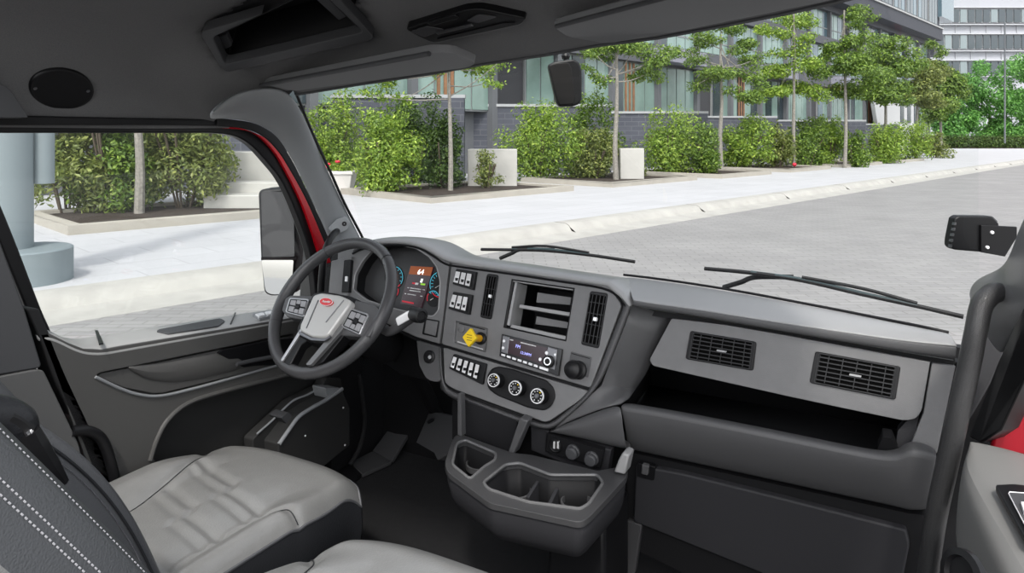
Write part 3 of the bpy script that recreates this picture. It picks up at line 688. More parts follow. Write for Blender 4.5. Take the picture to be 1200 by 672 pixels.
# radio
RQ=[(588,391.5),(658.5,409.5),(654,441),(585,417.5)]
ra=slab('radio',SP,rp(RQ,1),.014,-.01,M['blackg'],dash,bev=.001)
slab('radio_side_panel',SP,rp(sq(RQ,.02,.13,.06,.80),.8),.017,.005,M['silver_d'] if 'silver_d' in M else M['chrome_d'],ra,bev=.001)
slab('radio_side_panel',SP,rp([(642,406.5),(653,410),(650,434),(638,430),(639,420)],.8),.017,.005,M['chrome_d'],ra,bev=.001)
rd=slab('radio_display',SP,rp([(596.5,396.5),(641.5,408),(637,428),(594,413.5)],1),.0165,.005,M['screen'],ra)
u_=(SP.hit(641,408,0)-SP.hit(597,396.5,0)); v_=SP.hit(597,396.5,0)-SP.hit(594,413.5,0)
text('radio_readout','FM',SP.hit(607,406.5,.017),u_,v_,.011,M['litblue'],rd)
text('radio_readout','12:34PM',SP.hit(616,415,.017),u_,v_,.009,M['litblue'],rd)
slab('radio_print',SP,[(610,401),(628,405.5),(628,406.7),(610,402.2)],.0172,.016,M['text2'],rd); slab('radio_print',SP,[(597.5,397.6),(601.5,398.6),(601.3,399.8),(597.3,398.8)],.0172,.016,M['text2'],rd)
for i in range(7):
    s=.03+i*.092; q=sq(RQ,s,s+.06,.86,.95); slab('radio_button',SP,q,.0185,.01,M['silver'],ra,bev=.0005)
slab('radio_button',SP,sq(RQ,.675,.82,.86,.96),.0185,.01,M['silver'],ra,bev=.0005)
for x,y,r in ((591,400,.0035),(590,408,.0035),(641,414,.004),(633.5,421.5,.004),(651,416,.003)):
    lathe('radio_button',SP.hit(x,y,.016),SP.n,[(r,0),(r,.003),(0,.003)],M['silver'],ra,n=12)
k=lathe('radio_knob',SP.hit(644,424,.016),SP.n,[(.0145,0),(.014,.012),(.012,.013),(.007,.013),(.007,.010),(0,.010)],M['black'],ra,n=26)
lathe('knob_ring',SP.hit(644,424,.016),SP.n,[(.0095,.0125),(.0095,.014),(.007,.014),(.007,.0125)],M['chrome'],k,n=26)
# trailer knob right
slab('knob_label',SP,rp([(669,412),(693.5,419),(689,443),(665,436)],1.5),.0052,.0,M['dash2'],dash,bev=.001)
slab('knob_print',SP,[(670,414),(691,420),(691,421),(670,415)],.0058,.0,M['dark'],dash)
kk=lathe('control_knob',SP.hit(678,434,.004),SP.n,[(.022,0),(.021,.008),(.013,.012),(.013,.018),(.0205,.026),(.022,.036),(.019,.046),(.010,.051),(0,.052)],M['black'],dash,n=30)
# --- stack flank (between module and passenger fascia)
fw=Plane(PY(672,527,1.52),(0,-math.cos(R(-6)),math.sin(R(-6))))
FLr=[(741,358),(733,380),(724,403),(714,428),(705,452),(693,463),(680,476),(664,490),(651,501.5)]
FLq=[PF.hit(787,371,-.03),PF.hit(777,396,-.035),PF.hit(765,422,-.04),PF.hit(756,440,-.05),PF.hit(745,456,-.05),bp0.hit(737,466,-.01) if 0 else PY(737,466,1.56),PY(727,472.5,1.53),PY(700,481,1.525),PY(672,492,1.52)]
a=[SP.hit(x,y,.0) for x,y in FLr]
rows=[[p+SP.n*-.02]+[p.lerp(q,t) for t in (0,.25,.5,.75,1)] for p,q in zip(a,FLq)]
grid('module_flank',rows,M['dash2'],dash,solid=.004,sub=0)
# lower right wing of module above the power outlets
WT=[(650,501.5),(672,492),(700,481),(727,472.5)]; WM=[(648,505),(674,499),(703,489),(729,482)]; WB_=[(642,507.5),(675,516),(709,526.5),(736,534)]
T_=[SP.hit(650,501.5,.0),PY(672,492,1.52),PY(700,481,1.525),PY(727,472.5,1.53)]
M__=[PY(x,y,Y) for (x,y),Y in zip(WM,(1.50,1.495,1.495,1.50))]
B_=[PY(x,y,Y) for (x,y),Y in zip(WB_,(1.515,1.515,1.52,1.525))]
rows=[T_,M__,[m.lerp(b,.5)+Vector((0,-.004,0)) for m,b in zip(M__,B_)],B_,[b+Vector((0,.05,.01)) for b in B_]]
grid('module_wing',rows,M['dash2'],dash,solid=.004,sub=2)
PO=[(641,508),(708,528.5),(703,549.5),(639.5,529)]
op=slab('outlet_panel',fw,rp(PO,1.5),.006,-.01,M['dark'],dash,bev=.001)
bm=bmesh.new(); btube(bm,[fw.hit(x,y,.006) for x,y in rp(PO,1.5)],.0014,6,closed=True); finish('panel_rim',bm,M['black'],op)
slab('outlet_wall',fw,[(622,492),(640,505),(716,528),(712,556),(702,560),(622,528)],-.004,-.03,M['dashlow'],dash,bev=.002)
for i,(x,y) in enumerate(((651.5,522),(672,529),(694,537))):
    s=lathe('usb_socket' if i==0 else 'power_outlet',fw.hit(x,y,.006),fw.n,[(.0165,0),(.0165,.004),(.014,.007),(.012,.005),(0,.005)] if i==0 else [(.0165,0),(.0165,.004),(.014,.006),(.0145,.014),(.012,.017),(0,.018)],M['dark'] if i==0 else M['pillard'],op,n=24)
    if i==0:
        for dx in(-2.2,2.2): slab('usb_port',fw,[(x+dx-1,y-4),(x+dx+1,y-3.5),(x+dx+1,y+4.4),(x+dx-1,y+3.8)],.013,.008,M['text2'],s)
    else: slab('outlet_tab',fw,rp([(x-7,y-4),(x-2,y-6),(x-2,y-3),(x-6,y-1)],1),.014,.004,M['pillard'],s)
# --- passenger top pad
Wn=[(730,322.5),(760,326),(800,331.5),(860,341),(925,353),(985,364.5),(1045,376.5),(1085,384.5),(1112,390.5)]
Fn=[(741,352),(765,356),(805,361),(862,370),(925,380),(985,389),(1045,398),(1085,403),(1123,406)]
Bn=[(741,361),(765,364),(804,371),(861,381),(924,392.5),(984,403),(1044,413),(1084,419.5),(1121,424)]
PADLINE=[]; PE=[[],[],[],[],[]]
rows=[[],[],[],[],[],[]]
for w,f,b in zip(Wn,Fn,Bn):
    t=(w[0]-730)/382
    yw=1.90-.07*max(0,t-.4); F=PY(*f,1.585); Wp=PZ(w[0],w[1],F.z+.018); B=PY(*b,1.588)
    if Wp.y<F.y+.05: Wp=PY(w[0],w[1],F.y+.05)
    PADLINE.append(Wp.copy()); rows[0].append(Wp+Vector((0,.05,-.03))); rows[1].append(Wp+Vector((0,.010,.002))); rows[2].append(Wp.lerp(F,.5)+Vector((0,0,.006))); rows[3].append(F.lerp(Wp,.06)+Vector((0,0,.002))); rows[4].append(F); rows[5].append(F+Vector((0,.012,-.012)))
    PE[0].append(F+Vector((0,.004,-.002))); PE[1].append(F.lerp(B,.08)+Vector((0,.001,0))); PE[2].append(F.lerp(B,.5)+Vector((0,-.002,0))); PE[3].append(F.lerp(B,.93)); PE[4].append(B+Vector((0,.03,.004)))
WSB=PADLINE
grid('top_pad',rows,M['pad'],dash,solid=.004,sub=2)
grid('pad_edge',PE,M['dash2'],dash,solid=.004,sub=2)
bm=bmesh.new(); btube(bm,cat([p+Vector((0,.004,.0)) for p in PADLINE],4),.0035,6); finish('glass_seal',bm,M['black'],dash)
# groove between pad and fascia
slab('pad_shadow_gap',PF,[(741,360),(800,369),(925,390),(1045,411),(1118,423),(1117,428),(1045,417),(925,396),(800,375),(745,368)],-.012,-.04,M['dark'],dash)
# --- passenger fascia with two vents
FS=[(787,373.5),(850,381),(925,394),(1010,409.5),(1090,424.5),(1080,482),(1073,491),(1060,493.5),(985,478),(920,464),(800,437),(765,429),(761,422)]
fs=slab('passenger_fascia',PF,rp(FS,[2,0,0,0,1,5,4,6,0,0,0,3,3]),.012,-.06,M['dash'],dash,bev=.006,seg=3)
V1=[(809,388),(886.5,401),(882.5,435),(803,421)]; V2=[(955.5,412),(1055.5,430),(1049.5,469),(948.5,449)]
class Off(Plane): pass
PF2=Plane(PF.o+PF.n*.010,PF.n)
vent('air_vent',PF2,V1,6,5,False,dash); vent('air_vent',PF2,V2,6,5,False,dash)
# end panel
slab('end_panel',PF,[(1092,425),(1120,429),(1098,532),(1066,524),(1082,484)],.006,-.08,M['dash'],dash,bev=.002)
# --- open bin and its front
bp=Plane(PY(900,512,1.53),(0,-math.cos(R(-12)),math.sin(R(-12))))
BT=[(727,474),(745,476.5),(800,486),(870,499.5),(940,514),(1000,526.5),(1042,534),(1058,530.5),(1066,523),(1099,532)]
BM_=[(731,500),(748,503),(800,513),(870,527),(940,541),(1000,553),(1042,561),(1058,564),(1066,566),(1094,570)]
BB=[(736,533),(750,536),(800,547),(870,562),(940,578),(1000,591),(1042,600),(1058,604),(1064,606),(1086,606)]
rows=[[],[],[],[],[],[]]
for i,(a,b,c) in enumerate(zip(BT,BM_,BB)):
    A=bp.hit(*a,.0); rows[1].append(A+ (Vector((0,0,0)))); rows[0].append(A+Vector((0,.03,-.004)) if i<7 else A+Vector((0,.04,0)));
    A2=bp.hit(a[0]-.5,a[1]+5,.012); rows[2].append(A2)
    rows[3].append(bp.hit(*b,.012)); rows[4].append(bp.hit(*c,-.03)); rows[5].append(bp.hit(*c,-.03)+Vector((0,.06,0)))
grid('bin_front',rows,M['dash2'],dash,solid=.006,sub=2)
# bin cavity walls
Pbk=Plane((0,1.78,0),(0,-1,0))
bm=bmesh.new()
z1=PY(800,437,1.60).z
def addq(bm,*p): bm.faces.new([bm.verts.new(q) for q in p])
L0=Vector((PY(745,480,1.56).x,1.56,0)); 
xl=PY(752,470,1.58).x; xr=PY(1062,510,1.56).x
zt=H-.47; zb=H-.66
addq(bm,Vector((xl-.05,1.80,zt)),Vector((xr,1.80,zt)),Vector((xr,1.80,zb)),Vector((xl-.05,1.80,zb)))
addq(bm,Vector((xl-.05,1.80,zb)),Vector((xr,1.80,zb)),Vector((xr,1.56,zb-.03)),Vector((xl-.05,1.56,zb-.03)))
addq(bm,Vector((xl-.05,1.80,zt)),Vector((xl-.05,1.80,zb)),Vector((xl-.05,1.60,zb)),Vector((xl-.05,1.70,zt)))
addq(bm,Vector((xr,1.80,zt)),Vector((xr,1.80,zb)),Vector((xr,1.58,zb)),Vector((xr,1.72,zt)))
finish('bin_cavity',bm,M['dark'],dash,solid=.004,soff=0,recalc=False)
slab('bin_post',bp,rp([(1034,512),(1045,514),(1052,531),(1028,528)],1),-.03,-.06,M['dark'],dash,bev=.002)
slab('bin_corner',PF,rp([(1062,494),(1078,484),(1070,520),(1056,530),(1050,520),(1052,505)],2),-.01,-.08,M['dashlow'],dash,bev=.004)
# glovebox
gp=Plane(PY(900,590,1.60),(0,-math.cos(R(-8)),math.sin(R(-8))))
slab('glovebox_surround',gp,[(735,530),(1064,602),(1100,606),(1080,700),(900,720),(735,640)],-.015,-.05,M['dark'],dash)
gl_=slab('glovebox_door',gp,rp([(745,546),(800,556),(925,587),(1062,622),(1066,640),(1054,700),(960,700),(742,612)],[3,0,0,4,2,2,0,4]),.0,-.03,M['dashlow'],dash,bev=.004)
bl=slab('glovebox_latch',gp,rp([(747,543),(768,548),(766,564),(746,559)],2),.004,-.01,M['black'],gl_,bev=.001)
slab('latch_tab',gp,rp([(752,545),(760,547),(759,558),(751,556)],1.5),.012,.0,M['dash2'],gl_,bev=.002)
# lower centre support
tag(prism('trim_12',[PY(x,y,1.62) for x,y in [(735,610),(752,616),(744,672),(728,700),(700,700)]],Vector((0,.02,0)),M['trimd'],bev=.003),'dark bracket with bolt below the glovebox',kind='structure')
# steering column cover underneath dash
rows=[]
for (x,y,dp,r) in ((470,415,1.98,.06),(462,395,1.90,.055),(440,385,1.80,.05)): pass
prism('knee_panel',[PD(400,356,2.28),PD(440,378,2.16),PD(487,398,2.02),PD(500,446,1.98),PD(470,440,2.10),PD(430,410,2.2),PD(400,400,2.3)],Vector((.02,.10,-.01)),M['dark'],dash,bev=.004)
# ================= CUP HOLDER CONSOLE =================
ZT=H-.75; PT=Plane((0,0,ZT),(0,0,1)); PT.n=Vector((0,0,1))
con=thing('cup_holder_console','dark moulded cup holder console with open trays under the dashboard centre','console',PT.hit(625,570,0)-Vector((0,0,.14)))
TO=[(521,543),(528,522),(533,511),(540,509),(601,531),(622,533),(700,552),(722,548),(736,551),(734,560),(693,604),(684,611),(676,612),(574,590),(524,553)]
tr=slab('tray_top',PT,rp(TO,[5,4,3,3,2,3,3,2,2,3,4,4,4,6,5]),.0,-.013,M['tray'],con,bev=.004,seg=3)
C1=[(530,545),(535,520),(545,516),(582,532),(580,540),(568,547),(551,562)]
C2=[(566,566),(592,545),(609,543),(645,557),(700,557),(707,566),(690,591),(680,597),(619,589),(573,574)]
cut(tr,[(PT,rp(C1,4),.03,-.09,0),(PT,rp(C2,4),.03,-.09,0)])
# tapered body below
def scale(P,c,s): return [c+(p-c)*s for p in P]
T=[PT.hit(x,y,-.0)+Vector((0,0,-.016)) for x,y in rp(TO,[5,4,3,3,2,3,3,2,2,3,4,4,4,6,5])]
c=sum(T,Vector())/len(T); c=c+Vector((0,.04,0))
bm=bmesh.new(); rings=[]
for s,dz in ((.95,.004),(.975,0),(.975,-.02),(.95,-.048),(.90,-.072),(.84,-.084),(.76,-.088)):
    rings.append([bm.verts.new(c+(p-c)*s+Vector((0,.12*(.975-min(s,.975)),dz))) for p in T])
for A,B in zip(rings,rings[1:]):
    n=len(A)
    for i in range(n): bm.faces.new((A[i],A[(i+1)%n],B[(i+1)%n],B[i]))
bm.faces.new(rings[-1])
body=finish('console_body',bm,M['dashlow'],con,solid=0,ang=60)
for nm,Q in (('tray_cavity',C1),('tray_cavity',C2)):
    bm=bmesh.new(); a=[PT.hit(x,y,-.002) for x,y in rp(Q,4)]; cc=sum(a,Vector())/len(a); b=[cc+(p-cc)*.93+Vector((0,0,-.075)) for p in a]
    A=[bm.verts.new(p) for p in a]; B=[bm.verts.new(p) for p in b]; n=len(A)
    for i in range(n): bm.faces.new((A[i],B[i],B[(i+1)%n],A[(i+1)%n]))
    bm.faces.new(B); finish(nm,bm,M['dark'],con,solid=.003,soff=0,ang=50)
    bm=bmesh.new(); btube(bm,[PT.hit(x,y,.001) for x,y in rp(Q,4)],.0035,8,closed=True); finish('tray_rim',bm,M['rim'],con)
for x,y,r in ((562,550,.036),(606,582,.038),(682,592,.036)):
    p=PT.hit(x,y-2,-.055); p.z=ZT-.06
    if x==562: p=PZ(563,549,ZT-.06)
    if x==606: p=PZ(604,581,ZT-.06)
    if x==682: p=PZ(676,594,ZT-.06)
    lathe('cup_ring',p,(0,0,1),[(r,0),(r,.012),(r-.004,.013),(r-.005,0)],M['dash2'],con,n=30)
for pts in ([(618,583),(625,566),(630,564),(626,581)],[(644,590),(648,575),(653,572),(652,590)]):
    p=[PT.hit(x,y,-.03) for x,y in pts]
    q0=PZ(*pts[0],ZT-.035); q1=PZ(*pts[2],ZT-.02)
    bm=bmesh.new(); d=(q1-q0); d.z=0; s=d.cross(UP).normalized()*.004
    bpoly(bm,[q0-UP*.04-s,q1-UP*.05-s,q1+s*0-s,q0-s],s*2); finish('tray_divider',bm,M['dashlow'],con,bev=.001)
# rear wall and uprights between console and dash
Yb=1.56
bm=bmesh.new(); bpoly(bm,[PY(530,462,1.60),PY(660,505,1.60),PY(660,545,1.60),PY(530,515,1.60)],Vector((0,.02,0))); finish('console_back',bm,M['dark'],con)
lw=PY(540,485,1.5)
prism('upright',rp([tuple(PY(x,y,1.47)) for x,y in [(536,462),(540,463),(541,512),(536,510)]],.002),Vector((0,.02,0)),M['dash2'],con,bev=.002)
prism('upright',[PY(x,y,1.46) for x,y in [(609,490),(618.5,494),(602,533),(595,530)]],Vector((.0,.03,0)),M['dash2'],con,bev=.003)
prism('upright',[PY(x,y,1.47) for x,y in [(724,541),(729,531),(737,534),(732,557),(719,554)]],Vector((.0,.04,0)),M['pad'],con,bev=.004)
prism('cubby_shelf',[PY(541,468,1.50),PY(606,492,1.50),PY(602,533,1.54),PY(541,508,1.54)],Vector((0,.02,0)),M['dashlow'],con,bev=.003)
prism('console_leg',[Vector((x,y,ZT-.095)) for x,y in((.10,1.44),(.24,1.44),(.24,1.60),(.10,1.60))],Vector((0,0,-.20)),M['black'],con,bev=.01)
# ================= STEERING WHEEL =================
WC=Vector((-.537,1.422,H-.454)); wt=.656; wy=-.075; WR=.205
wax=Vector((math.sin(wy)*math.cos(wt),-math.cos(wy)*math.cos(wt),math.sin(wt)))
wu=Vector((math.cos(wy),math.sin(wy),0)); wv=wax.cross(wu)
if wv.z<0: wv=-wv
PW=Plane(WC,wax); 
sw=thing('steering_wheel','black leather steering wheel with satin hub and red oval badge','steering wheel',WC)
def wp(a,r=WR-.0155,h=0): return WC+(wu*math.cos(a)+wv*math.sin(a))*r+wax*h
bm=bmesh.new(); rings=[]; N=96
for i in range(N):
    a=2*PI*i/N; c=wp(a); rad=(wu*math.cos(a)+wv*math.sin(a)); k=.0155+.0015*abs(math.cos(a))**6
    rings.append([bm.verts.new(c+rad*k*math.cos(2*PI*j/14)*1.0+wax*k*1.12*math.sin(2*PI*j/14)) for j in range(14)])
for i in range(N):
    A=rings[i];B=rings[(i+1)%N]
    for j in range(14): bm.faces.new((A[j],A[(j+1)%14],B[(j+1)%14],B[j]))
finish('wheel_rim',bm,M['wheel'],sw)
# leather joints
for a in (R(52),R(128),R(205),R(335)):
    rad=(wu*math.cos(a)+wv*math.sin(a)); c=wp(a)
    bm=bmesh.new(); btube(bm,[c+rad*.0158*math.cos(2*PI*j/16)+wax*.0178*math.sin(2*PI*j/16) for j in range(16)],.0009,5,closed=True); finish('rim_seam',bm,M['black'],sw)
# hub airbag cover outlines in pixel on wheel plane raised
HUBO=[(367,346),(376,343),(398,346),(411,352),(409,358),(384,393),(379,396),(365,395),(351,388),(351,382)]
hb=slab('hub_cover',PW,rp(HUBO,[3,3,3,3,3,4,3,3,3,3]),.040,.0,M['alu'],sw,bev=.006,seg=4)
slab('hub_base',PW,rp([(366,344),(378,341),(412,347),(418,351),(412,362),(388,398),(380,403),(364,402),(349,394),(347,386)],4),.020,-.045,M['black'],sw,bev=.006,seg=3)
slab('hub_lip',PW,rp([(350,388),(365,396),(379,397),(386,392),(387,395),(380,400),(364,399),(350,392)],1.5),.034,.01,M['chrome_d'],sw,bev=.002)
for pts in ([(373,352),(359,385)],[(403,352),(382,378)]):
    bm=bmesh.new(); btube(bm,[PW.hit(*pts[0],.0405),PW.hit(*pts[1],.0405)],.0018,6); finish('hub_crease',bm,M['chrome_d'],hb)
bq=slab('badge',PW,oval(382,353.8,7.6,4.6,30,.06),.045,.038,M['badge'],sw,bev=.001)
bm=bmesh.new(); btube(bm,[PW.hit(x,y,.045) for x,y in oval(382,353.8,7.6,4.6,30,.06)],.0007,6,closed=True); finish('badge_rim',bm,M['silver'],bq)
ub=PW.hit(388,354.3,.046)-PW.hit(376,353.1,.046)
text('badge_script','Peterbilt',PW.hit(382,353.8,.0455),ub,wax.cross(ub),.0085,M['white'],bq,shear=.35)
# spokes
def spoke(name,pts,h1,h0,m,bev=.004): return slab(name,PW,rp(pts,2),h1,h0,m,sw,bev=bev,seg=3)
spoke('side_spoke',[(334,350),(340,346),(368,347),(356,375),(337,372),(330,364)],.018,-.01,M['dash2'])
spoke('side_spoke',[(410,350),(440,357),(447,366),(432,395),(398,393),(392,386)],.018,-.01,M['dash2'])
sp=[(355,380),(350,385),(330,424),(336,430),(340,428),(352,405),(362,398)]
spoke('lower_spoke',sp,.016,-.012,M['black'])
spoke('spoke_trim',[(355,382),(351.5,386),(328.5,422.5),(330.5,424),(353,389)],.022,.0,M['silver_e'],.001)
spoke('lower_spoke',[(386,396),(398,390),(404,392),(378,425),(362,432),(358,426)],.016,-.012,M['black'])
spoke('spoke_trim',[(384,396),(398,379),(403,384),(364,428),(358,428)],.026,.0,M['satin'],.003)
# button pods
for nm,Q in (('button_pod',[(339,349),(362,350.5),(356,372),(334,366)]),('button_pod',[(411,361),(432,368),(421,393),(399,383)])):
    pd=slab(nm,PW,rp(Q,2.5),.026,.0,M['silver_e'],sw,bev=.002)
    slab('pod_face',PW,rp(sq(Q,.06,.94,.07,.93),2),.0275,.01,M['dark'],pd,bev=.001)
    for a,b,c,d in ((.12,.38,.14,.46),(.42,.62,.12,.34),(.66,.9,.14,.46),(.12,.38,.54,.88),(.42,.62,.66,.88),(.66,.9,.54,.88),(.42,.62,.40,.60)):
        slab('wheel_button',PW,rp(sq(Q,a,b,c,d),.5,2),.031,.02,M['black'] if (a,c)==(.42,.40) else M['btn'],pd,bev=.0006)
# column shroud & stalk
cs=thing('steering_column','black steering column shroud with a stalk on its right','steering column',WC-wax*.2)
lathe('column_shroud',WC-wax*.275,wax,[(0,0),(.055,0),(.062,.06),(.058,.16),(.05,.215),(.0,.215)],M['dark'],cs,n=32)
a0=WC-wax*.09
E0=PD(459,388,1.80); E1=PD(486,369,1.72)
tube('stalk_arm',[a0+wu*.03,E0.lerp(a0,.25),E0,E1],[.018,.014,.012,.014],M['dash2'],cs,sm=5)
ax=(PD(497,372,1.68)-PD(480,368,1.74)).normalized()
q=PD(483,368,1.73)
lathe('stalk_end',q,ax,[(.010,0),(.017,.003),(.019,.03),(.017,.048),(.012,.05),(.010,.046),(0,.046)],M['black'],cs,n=24)
slab('stalk_tab',Plane(q,-cF),rp([(463,374),(480,364),(486,363),(487,368),(480,375),(466,383)],2),.018,.004,M['silver'],cs,bev=.003)
for f,m,s in ((0.0,.05,1),): pass
tube('column_shaft',[WC-wax*.25,WC-wax*.45+Vector((0,0,-.03)),Vector((WC.x,1.93,ZF+.15))],.022,M['dark'],cs,sm=4)
# ================= SEATS =================
LS=[(-.40,-.1),(-.41,.25),(-.55,.5),(-.74,.70),(-.97,.80)]; RS=[(.70,-.1),(.70,.34),(.73,.45),(.82,.53),(.98,.58)]
def xs(P,v):
    if v<=P[0][1]: return P[0][0]
    for a,b in zip(P,P[1:]):
        if v<=b[1]: return lerp(a[0],b[0],(v-a[1])/(b[1]-a[1]))
    return P[-1][0]*1.3
def cush_h(u,v,gro):
    h=.020*sstep((u-.58)/.34)*(1-sstep((v-.50)/.35))+.032*sstep((-u-.36)/.36)*(1-sstep((v-.45)/.40))
    h-=.034*max(0,(abs(u)-.84)/.16)**2.2
    h-=.046*max(0,(v-.84)/.16)**2.2
    h+=.014*math.sin(PI*min(1,v*1.1))*(1-u*u)
    g=0
    for (ua,va,ub,vb,w,dp) in gro:
        d=segd(u,v,ua,va,ub,vb)
        if d<w*3: g=max(g,dp*math.exp(-(d/w)**2))
    return h-g
def cushion(t,x0,x1,y0,y1,z,gro,side_drop=.12):
    """soft seat cushion: top surface with bolsters and seams, dark skirt"""
    nx,ny=110,110; bm=bmesh.new(); V=[]
    cx=(x0+x1)/2; hw=(x1-x0)/2
    for j in range(ny+1):
        v=j/ny; y=y0+(y1-y0)*v; row=[]
        wv_=1-.10*sstep((v-.6)/.4)-.03*(1-v)
        for i in range(nx+1):
            u=-1+2*i/nx; uu=math.copysign(abs(u)**.9,u)
            x=cx+uu*hw*wv_
            yy=y+ (-.045*abs(u)**3 if v>.8 else -.045*abs(u)**3*sstep(v/.8))
            h=cush_h(u,v,gro)
            row.append(bm.verts.new((x,yy,z+h)))
        V.append(row)
    for j in range(ny):
        for i in range(nx): bm.faces.new((V[j][i],V[j][i+1],V[j+1][i+1],V[j+1][i]))
    rim=[V[0][i] for i in range(nx+1)]+[V[j][nx] for j in range(1,ny+1)]+[V[ny][i] for i in range(nx-1,-1,-1)]+[V[j][0] for j in range(ny-1,0,-1)]
    rimco=[v.co.copy() for v in rim]
    c=Vector((cx,(y0+y1)/2,z))
    o=finish('seat_cushion',bm,M['leather'],t,ang=180)
    def PP_(u,v,up=.0):
        uu=math.copysign(abs(u)**.9,u); wv_=1-.10*sstep((v-.6)/.4)-.03*(1-v)
        return Vector((cx+uu*hw*wv_,y0+(y1-y0)*v-.045*abs(u)**3*sstep(v/.8),z+cush_h(u,v,gro)+up))
    for pts in (LS,RS):
        q=cat([Vector((max(-.985,min(.985,a)),max(0,b),0)) for a,b in pts],8)
        bm=bmesh.new(); btube(bm,[PP_(p.x,max(0,p.y),.001) for p in q],.0012,5); finish('seam',bm,M['leatherd'],t)
    # skirt
    bm=bmesh.new(); rr=[]
    for s,dz in ((1.0,.001),(1.012,-.012),(1.015,-.05),(.99,-side_drop),(.9,-side_drop-.02)):
        rr.append([bm.verts.new(Vector((c.x+(p.x-c.x)*s,c.y+(p.y-c.y)*s,p.z+dz if dz>-.06 else lerp(p.z,z-.09,.6)+dz+.03))) for p in rimco])
    n=len(rimco)
    for A,B in zip(rr,rr[1:]):
        for i in range(n): bm.faces.new((A[i],A[(i+1)%n],B[(i+1)%n],B[i]))
    bm.faces.new(rr[-1])
    finish('seat_skirt',bm,M['leatherd'],t,ang=60)
    bm=bmesh.new(); btube(bm,[p+Vector((0,0,-.001)) for p in rimco[::2]],.0035,6,closed=True); finish('piping',bm,M['leatherm'],t)
def segd(x,y,a,b,c,d):
    dx,dy=c-a,d-b; L=dx*dx+dy*dy; t=max(0,min(1,((x-a)*dx+(y-b)*dy)/L)); return math.hypot(x-a-t*dx,(y-b-t*dy)*1.1)
def segs(P,w,dp,dv=0): return [(a[0],a[1]+dv,b[0],b[1]+dv,w,dp) for a,b in zip(P,P[1:])]
GR=segs(LS,.030,.008)+segs(RS,.030,.008)
for P_ in ([(-.60,.62),(.02,.55),(.08,.50),(.68,.46)],[(-.42,.40),(.04,.35),(.10,.30),(.68,.26)],[(-.40,.13),(.68,.05)]):
    GR+=segs(P_,.026,.007)+segs(P_,.024,.004,-.07)
def backrest(t,x0,x1,pb,rec,L,near_seams,mats,hf,th=.13,bol=(0,0)):
    """pb: base point (y,z) of the front plane; rec recline angle; slab with forward bolsters and rounded edges"""
    d=Vector((0,-math.sin(rec),math.cos(rec))); nn=Vector((0,math.cos(rec),math.sin(rec)))
    cx=(x0+x1)/2; hw=(x1-x0)/2; nx,ny=60,56; bm=bmesh.new(); V=[]
    for j in range(ny+1):
        v=j/ny; row=[]
        ww=hw*(1-.16*sstep((v-.55)/.45))
        for i in range(nx+1):
            u=-1+2*i/nx; x=cx+u*ww
            dd=v*L; he=hf(dd); b_=bol[0] if u>0 else bol[1]
            h=he-.055+(.055+b_)*sstep((abs(u)-.40)/.42)-.05*max(0,(abs(u)-.88)/.12)**2.4-.07*max(0,(v-.9)/.1)**2.2
            p=Vector((x,pb[0],pb[1]))+d*dd+nn*h; row.append(bm.verts.new(p))
        V.append(row)
    for j in range(ny):
        for i in range(nx): bm.faces.new((V[j][i],V[j][i+1],V[j+1][i+1],V[j+1][i]))
    rim=[v.co.copy() for v in [V[0][i] for i in range(nx+1)]+[V[j][nx] for j in range(1,ny+1)]+[V[ny][i] for i in range(nx-1,-1,-1)]+[V[j][0] for j in range(ny-1,0,-1)]]
    finish('backrest_front',bm,mats[0],t,ang=180)
    c=sum(rim,Vector())/len(rim); bm=bmesh.new(); rr=[]
    for s,k in ((1.0,0.),(1.01,-.02),(1.01,-.07),(.97,-th*.85),(.88,-th),(0.6,-th-.01)):
        rr.append([bm.verts.new(c+(p-c)*s+nn*k) for p in rim])
    n=len(rim)
    for A,B in zip(rr,rr[1:]):
        for i in range(n): bm.faces.new((A[i],A[(i+1)%n],B[(i+1)%n],B[i]))
    bm.faces.new(rr[-1])
    finish('backrest_shell',bm,mats[1],t,ang=60)
    def SF(u,v):
        ww=hw*(1-.16*sstep((v-.55)/.45)); dd=v*L; he=hf(dd); b_=bol[0] if u>0 else bol[1]
        h=he-.055+(.055+b_)*sstep((abs(u)-.40)/.42)-.05*max(0,(abs(u)-.88)/.12)**2.4-.07*max(0,(v-.9)/.1)**2.2
        return Vector((cx+u*ww,pb[0],pb[1]))+d*dd+nn*h
    def rl(q,off,lift,r,name,m,dash=False):
        P=[SF(off,.03+.90*i/60)+nn*.0008+Vector((lift,0,0)) for i in range(61)]
        bm=bmesh.new()
        if dash:
            Q=cat(P,6)
            for i in range(0,len(Q)-2,2): btube(bm,[Q[i],Q[i].lerp(Q[i+1],.9)],r,5)
        else: btube(bm,P,r,6)
        finish(name,bm,m,t)
    for off,lift,r,m,ds in near_seams: rl(0,off,lift,r,'stitching' if ds else 'piping',m,ds)
    return d,nn
ds=thing('driver_seat','driver seat with pale grey leather cushion and dark bolstered backrest','seat',(-.51,1.05,ZF))
cushion(ds,-.775,-.302,.80,1.34,H-.808,GR)
backrest(ds,-.72,-.272,(.72,H-.80),R(35),.74,[(.96,.001,.0025,M['leatherd'],False),(.975,.001,.0012,M['stitchd'],True)],(M['leatherm'],M['leatherd']),lambda s:.045+.055*math.sin(PI*min(1,max(0,s+.03)/.62)),bol=(0,.07))
lathe('seat_base',(-.52,1.05,ZF),(0,0,1),[(.0,0),(.20,0),(.20,.02),(.15,.05),(.15,.12),(.20,.17),(0,.17)],M['black'],ds,n=24)
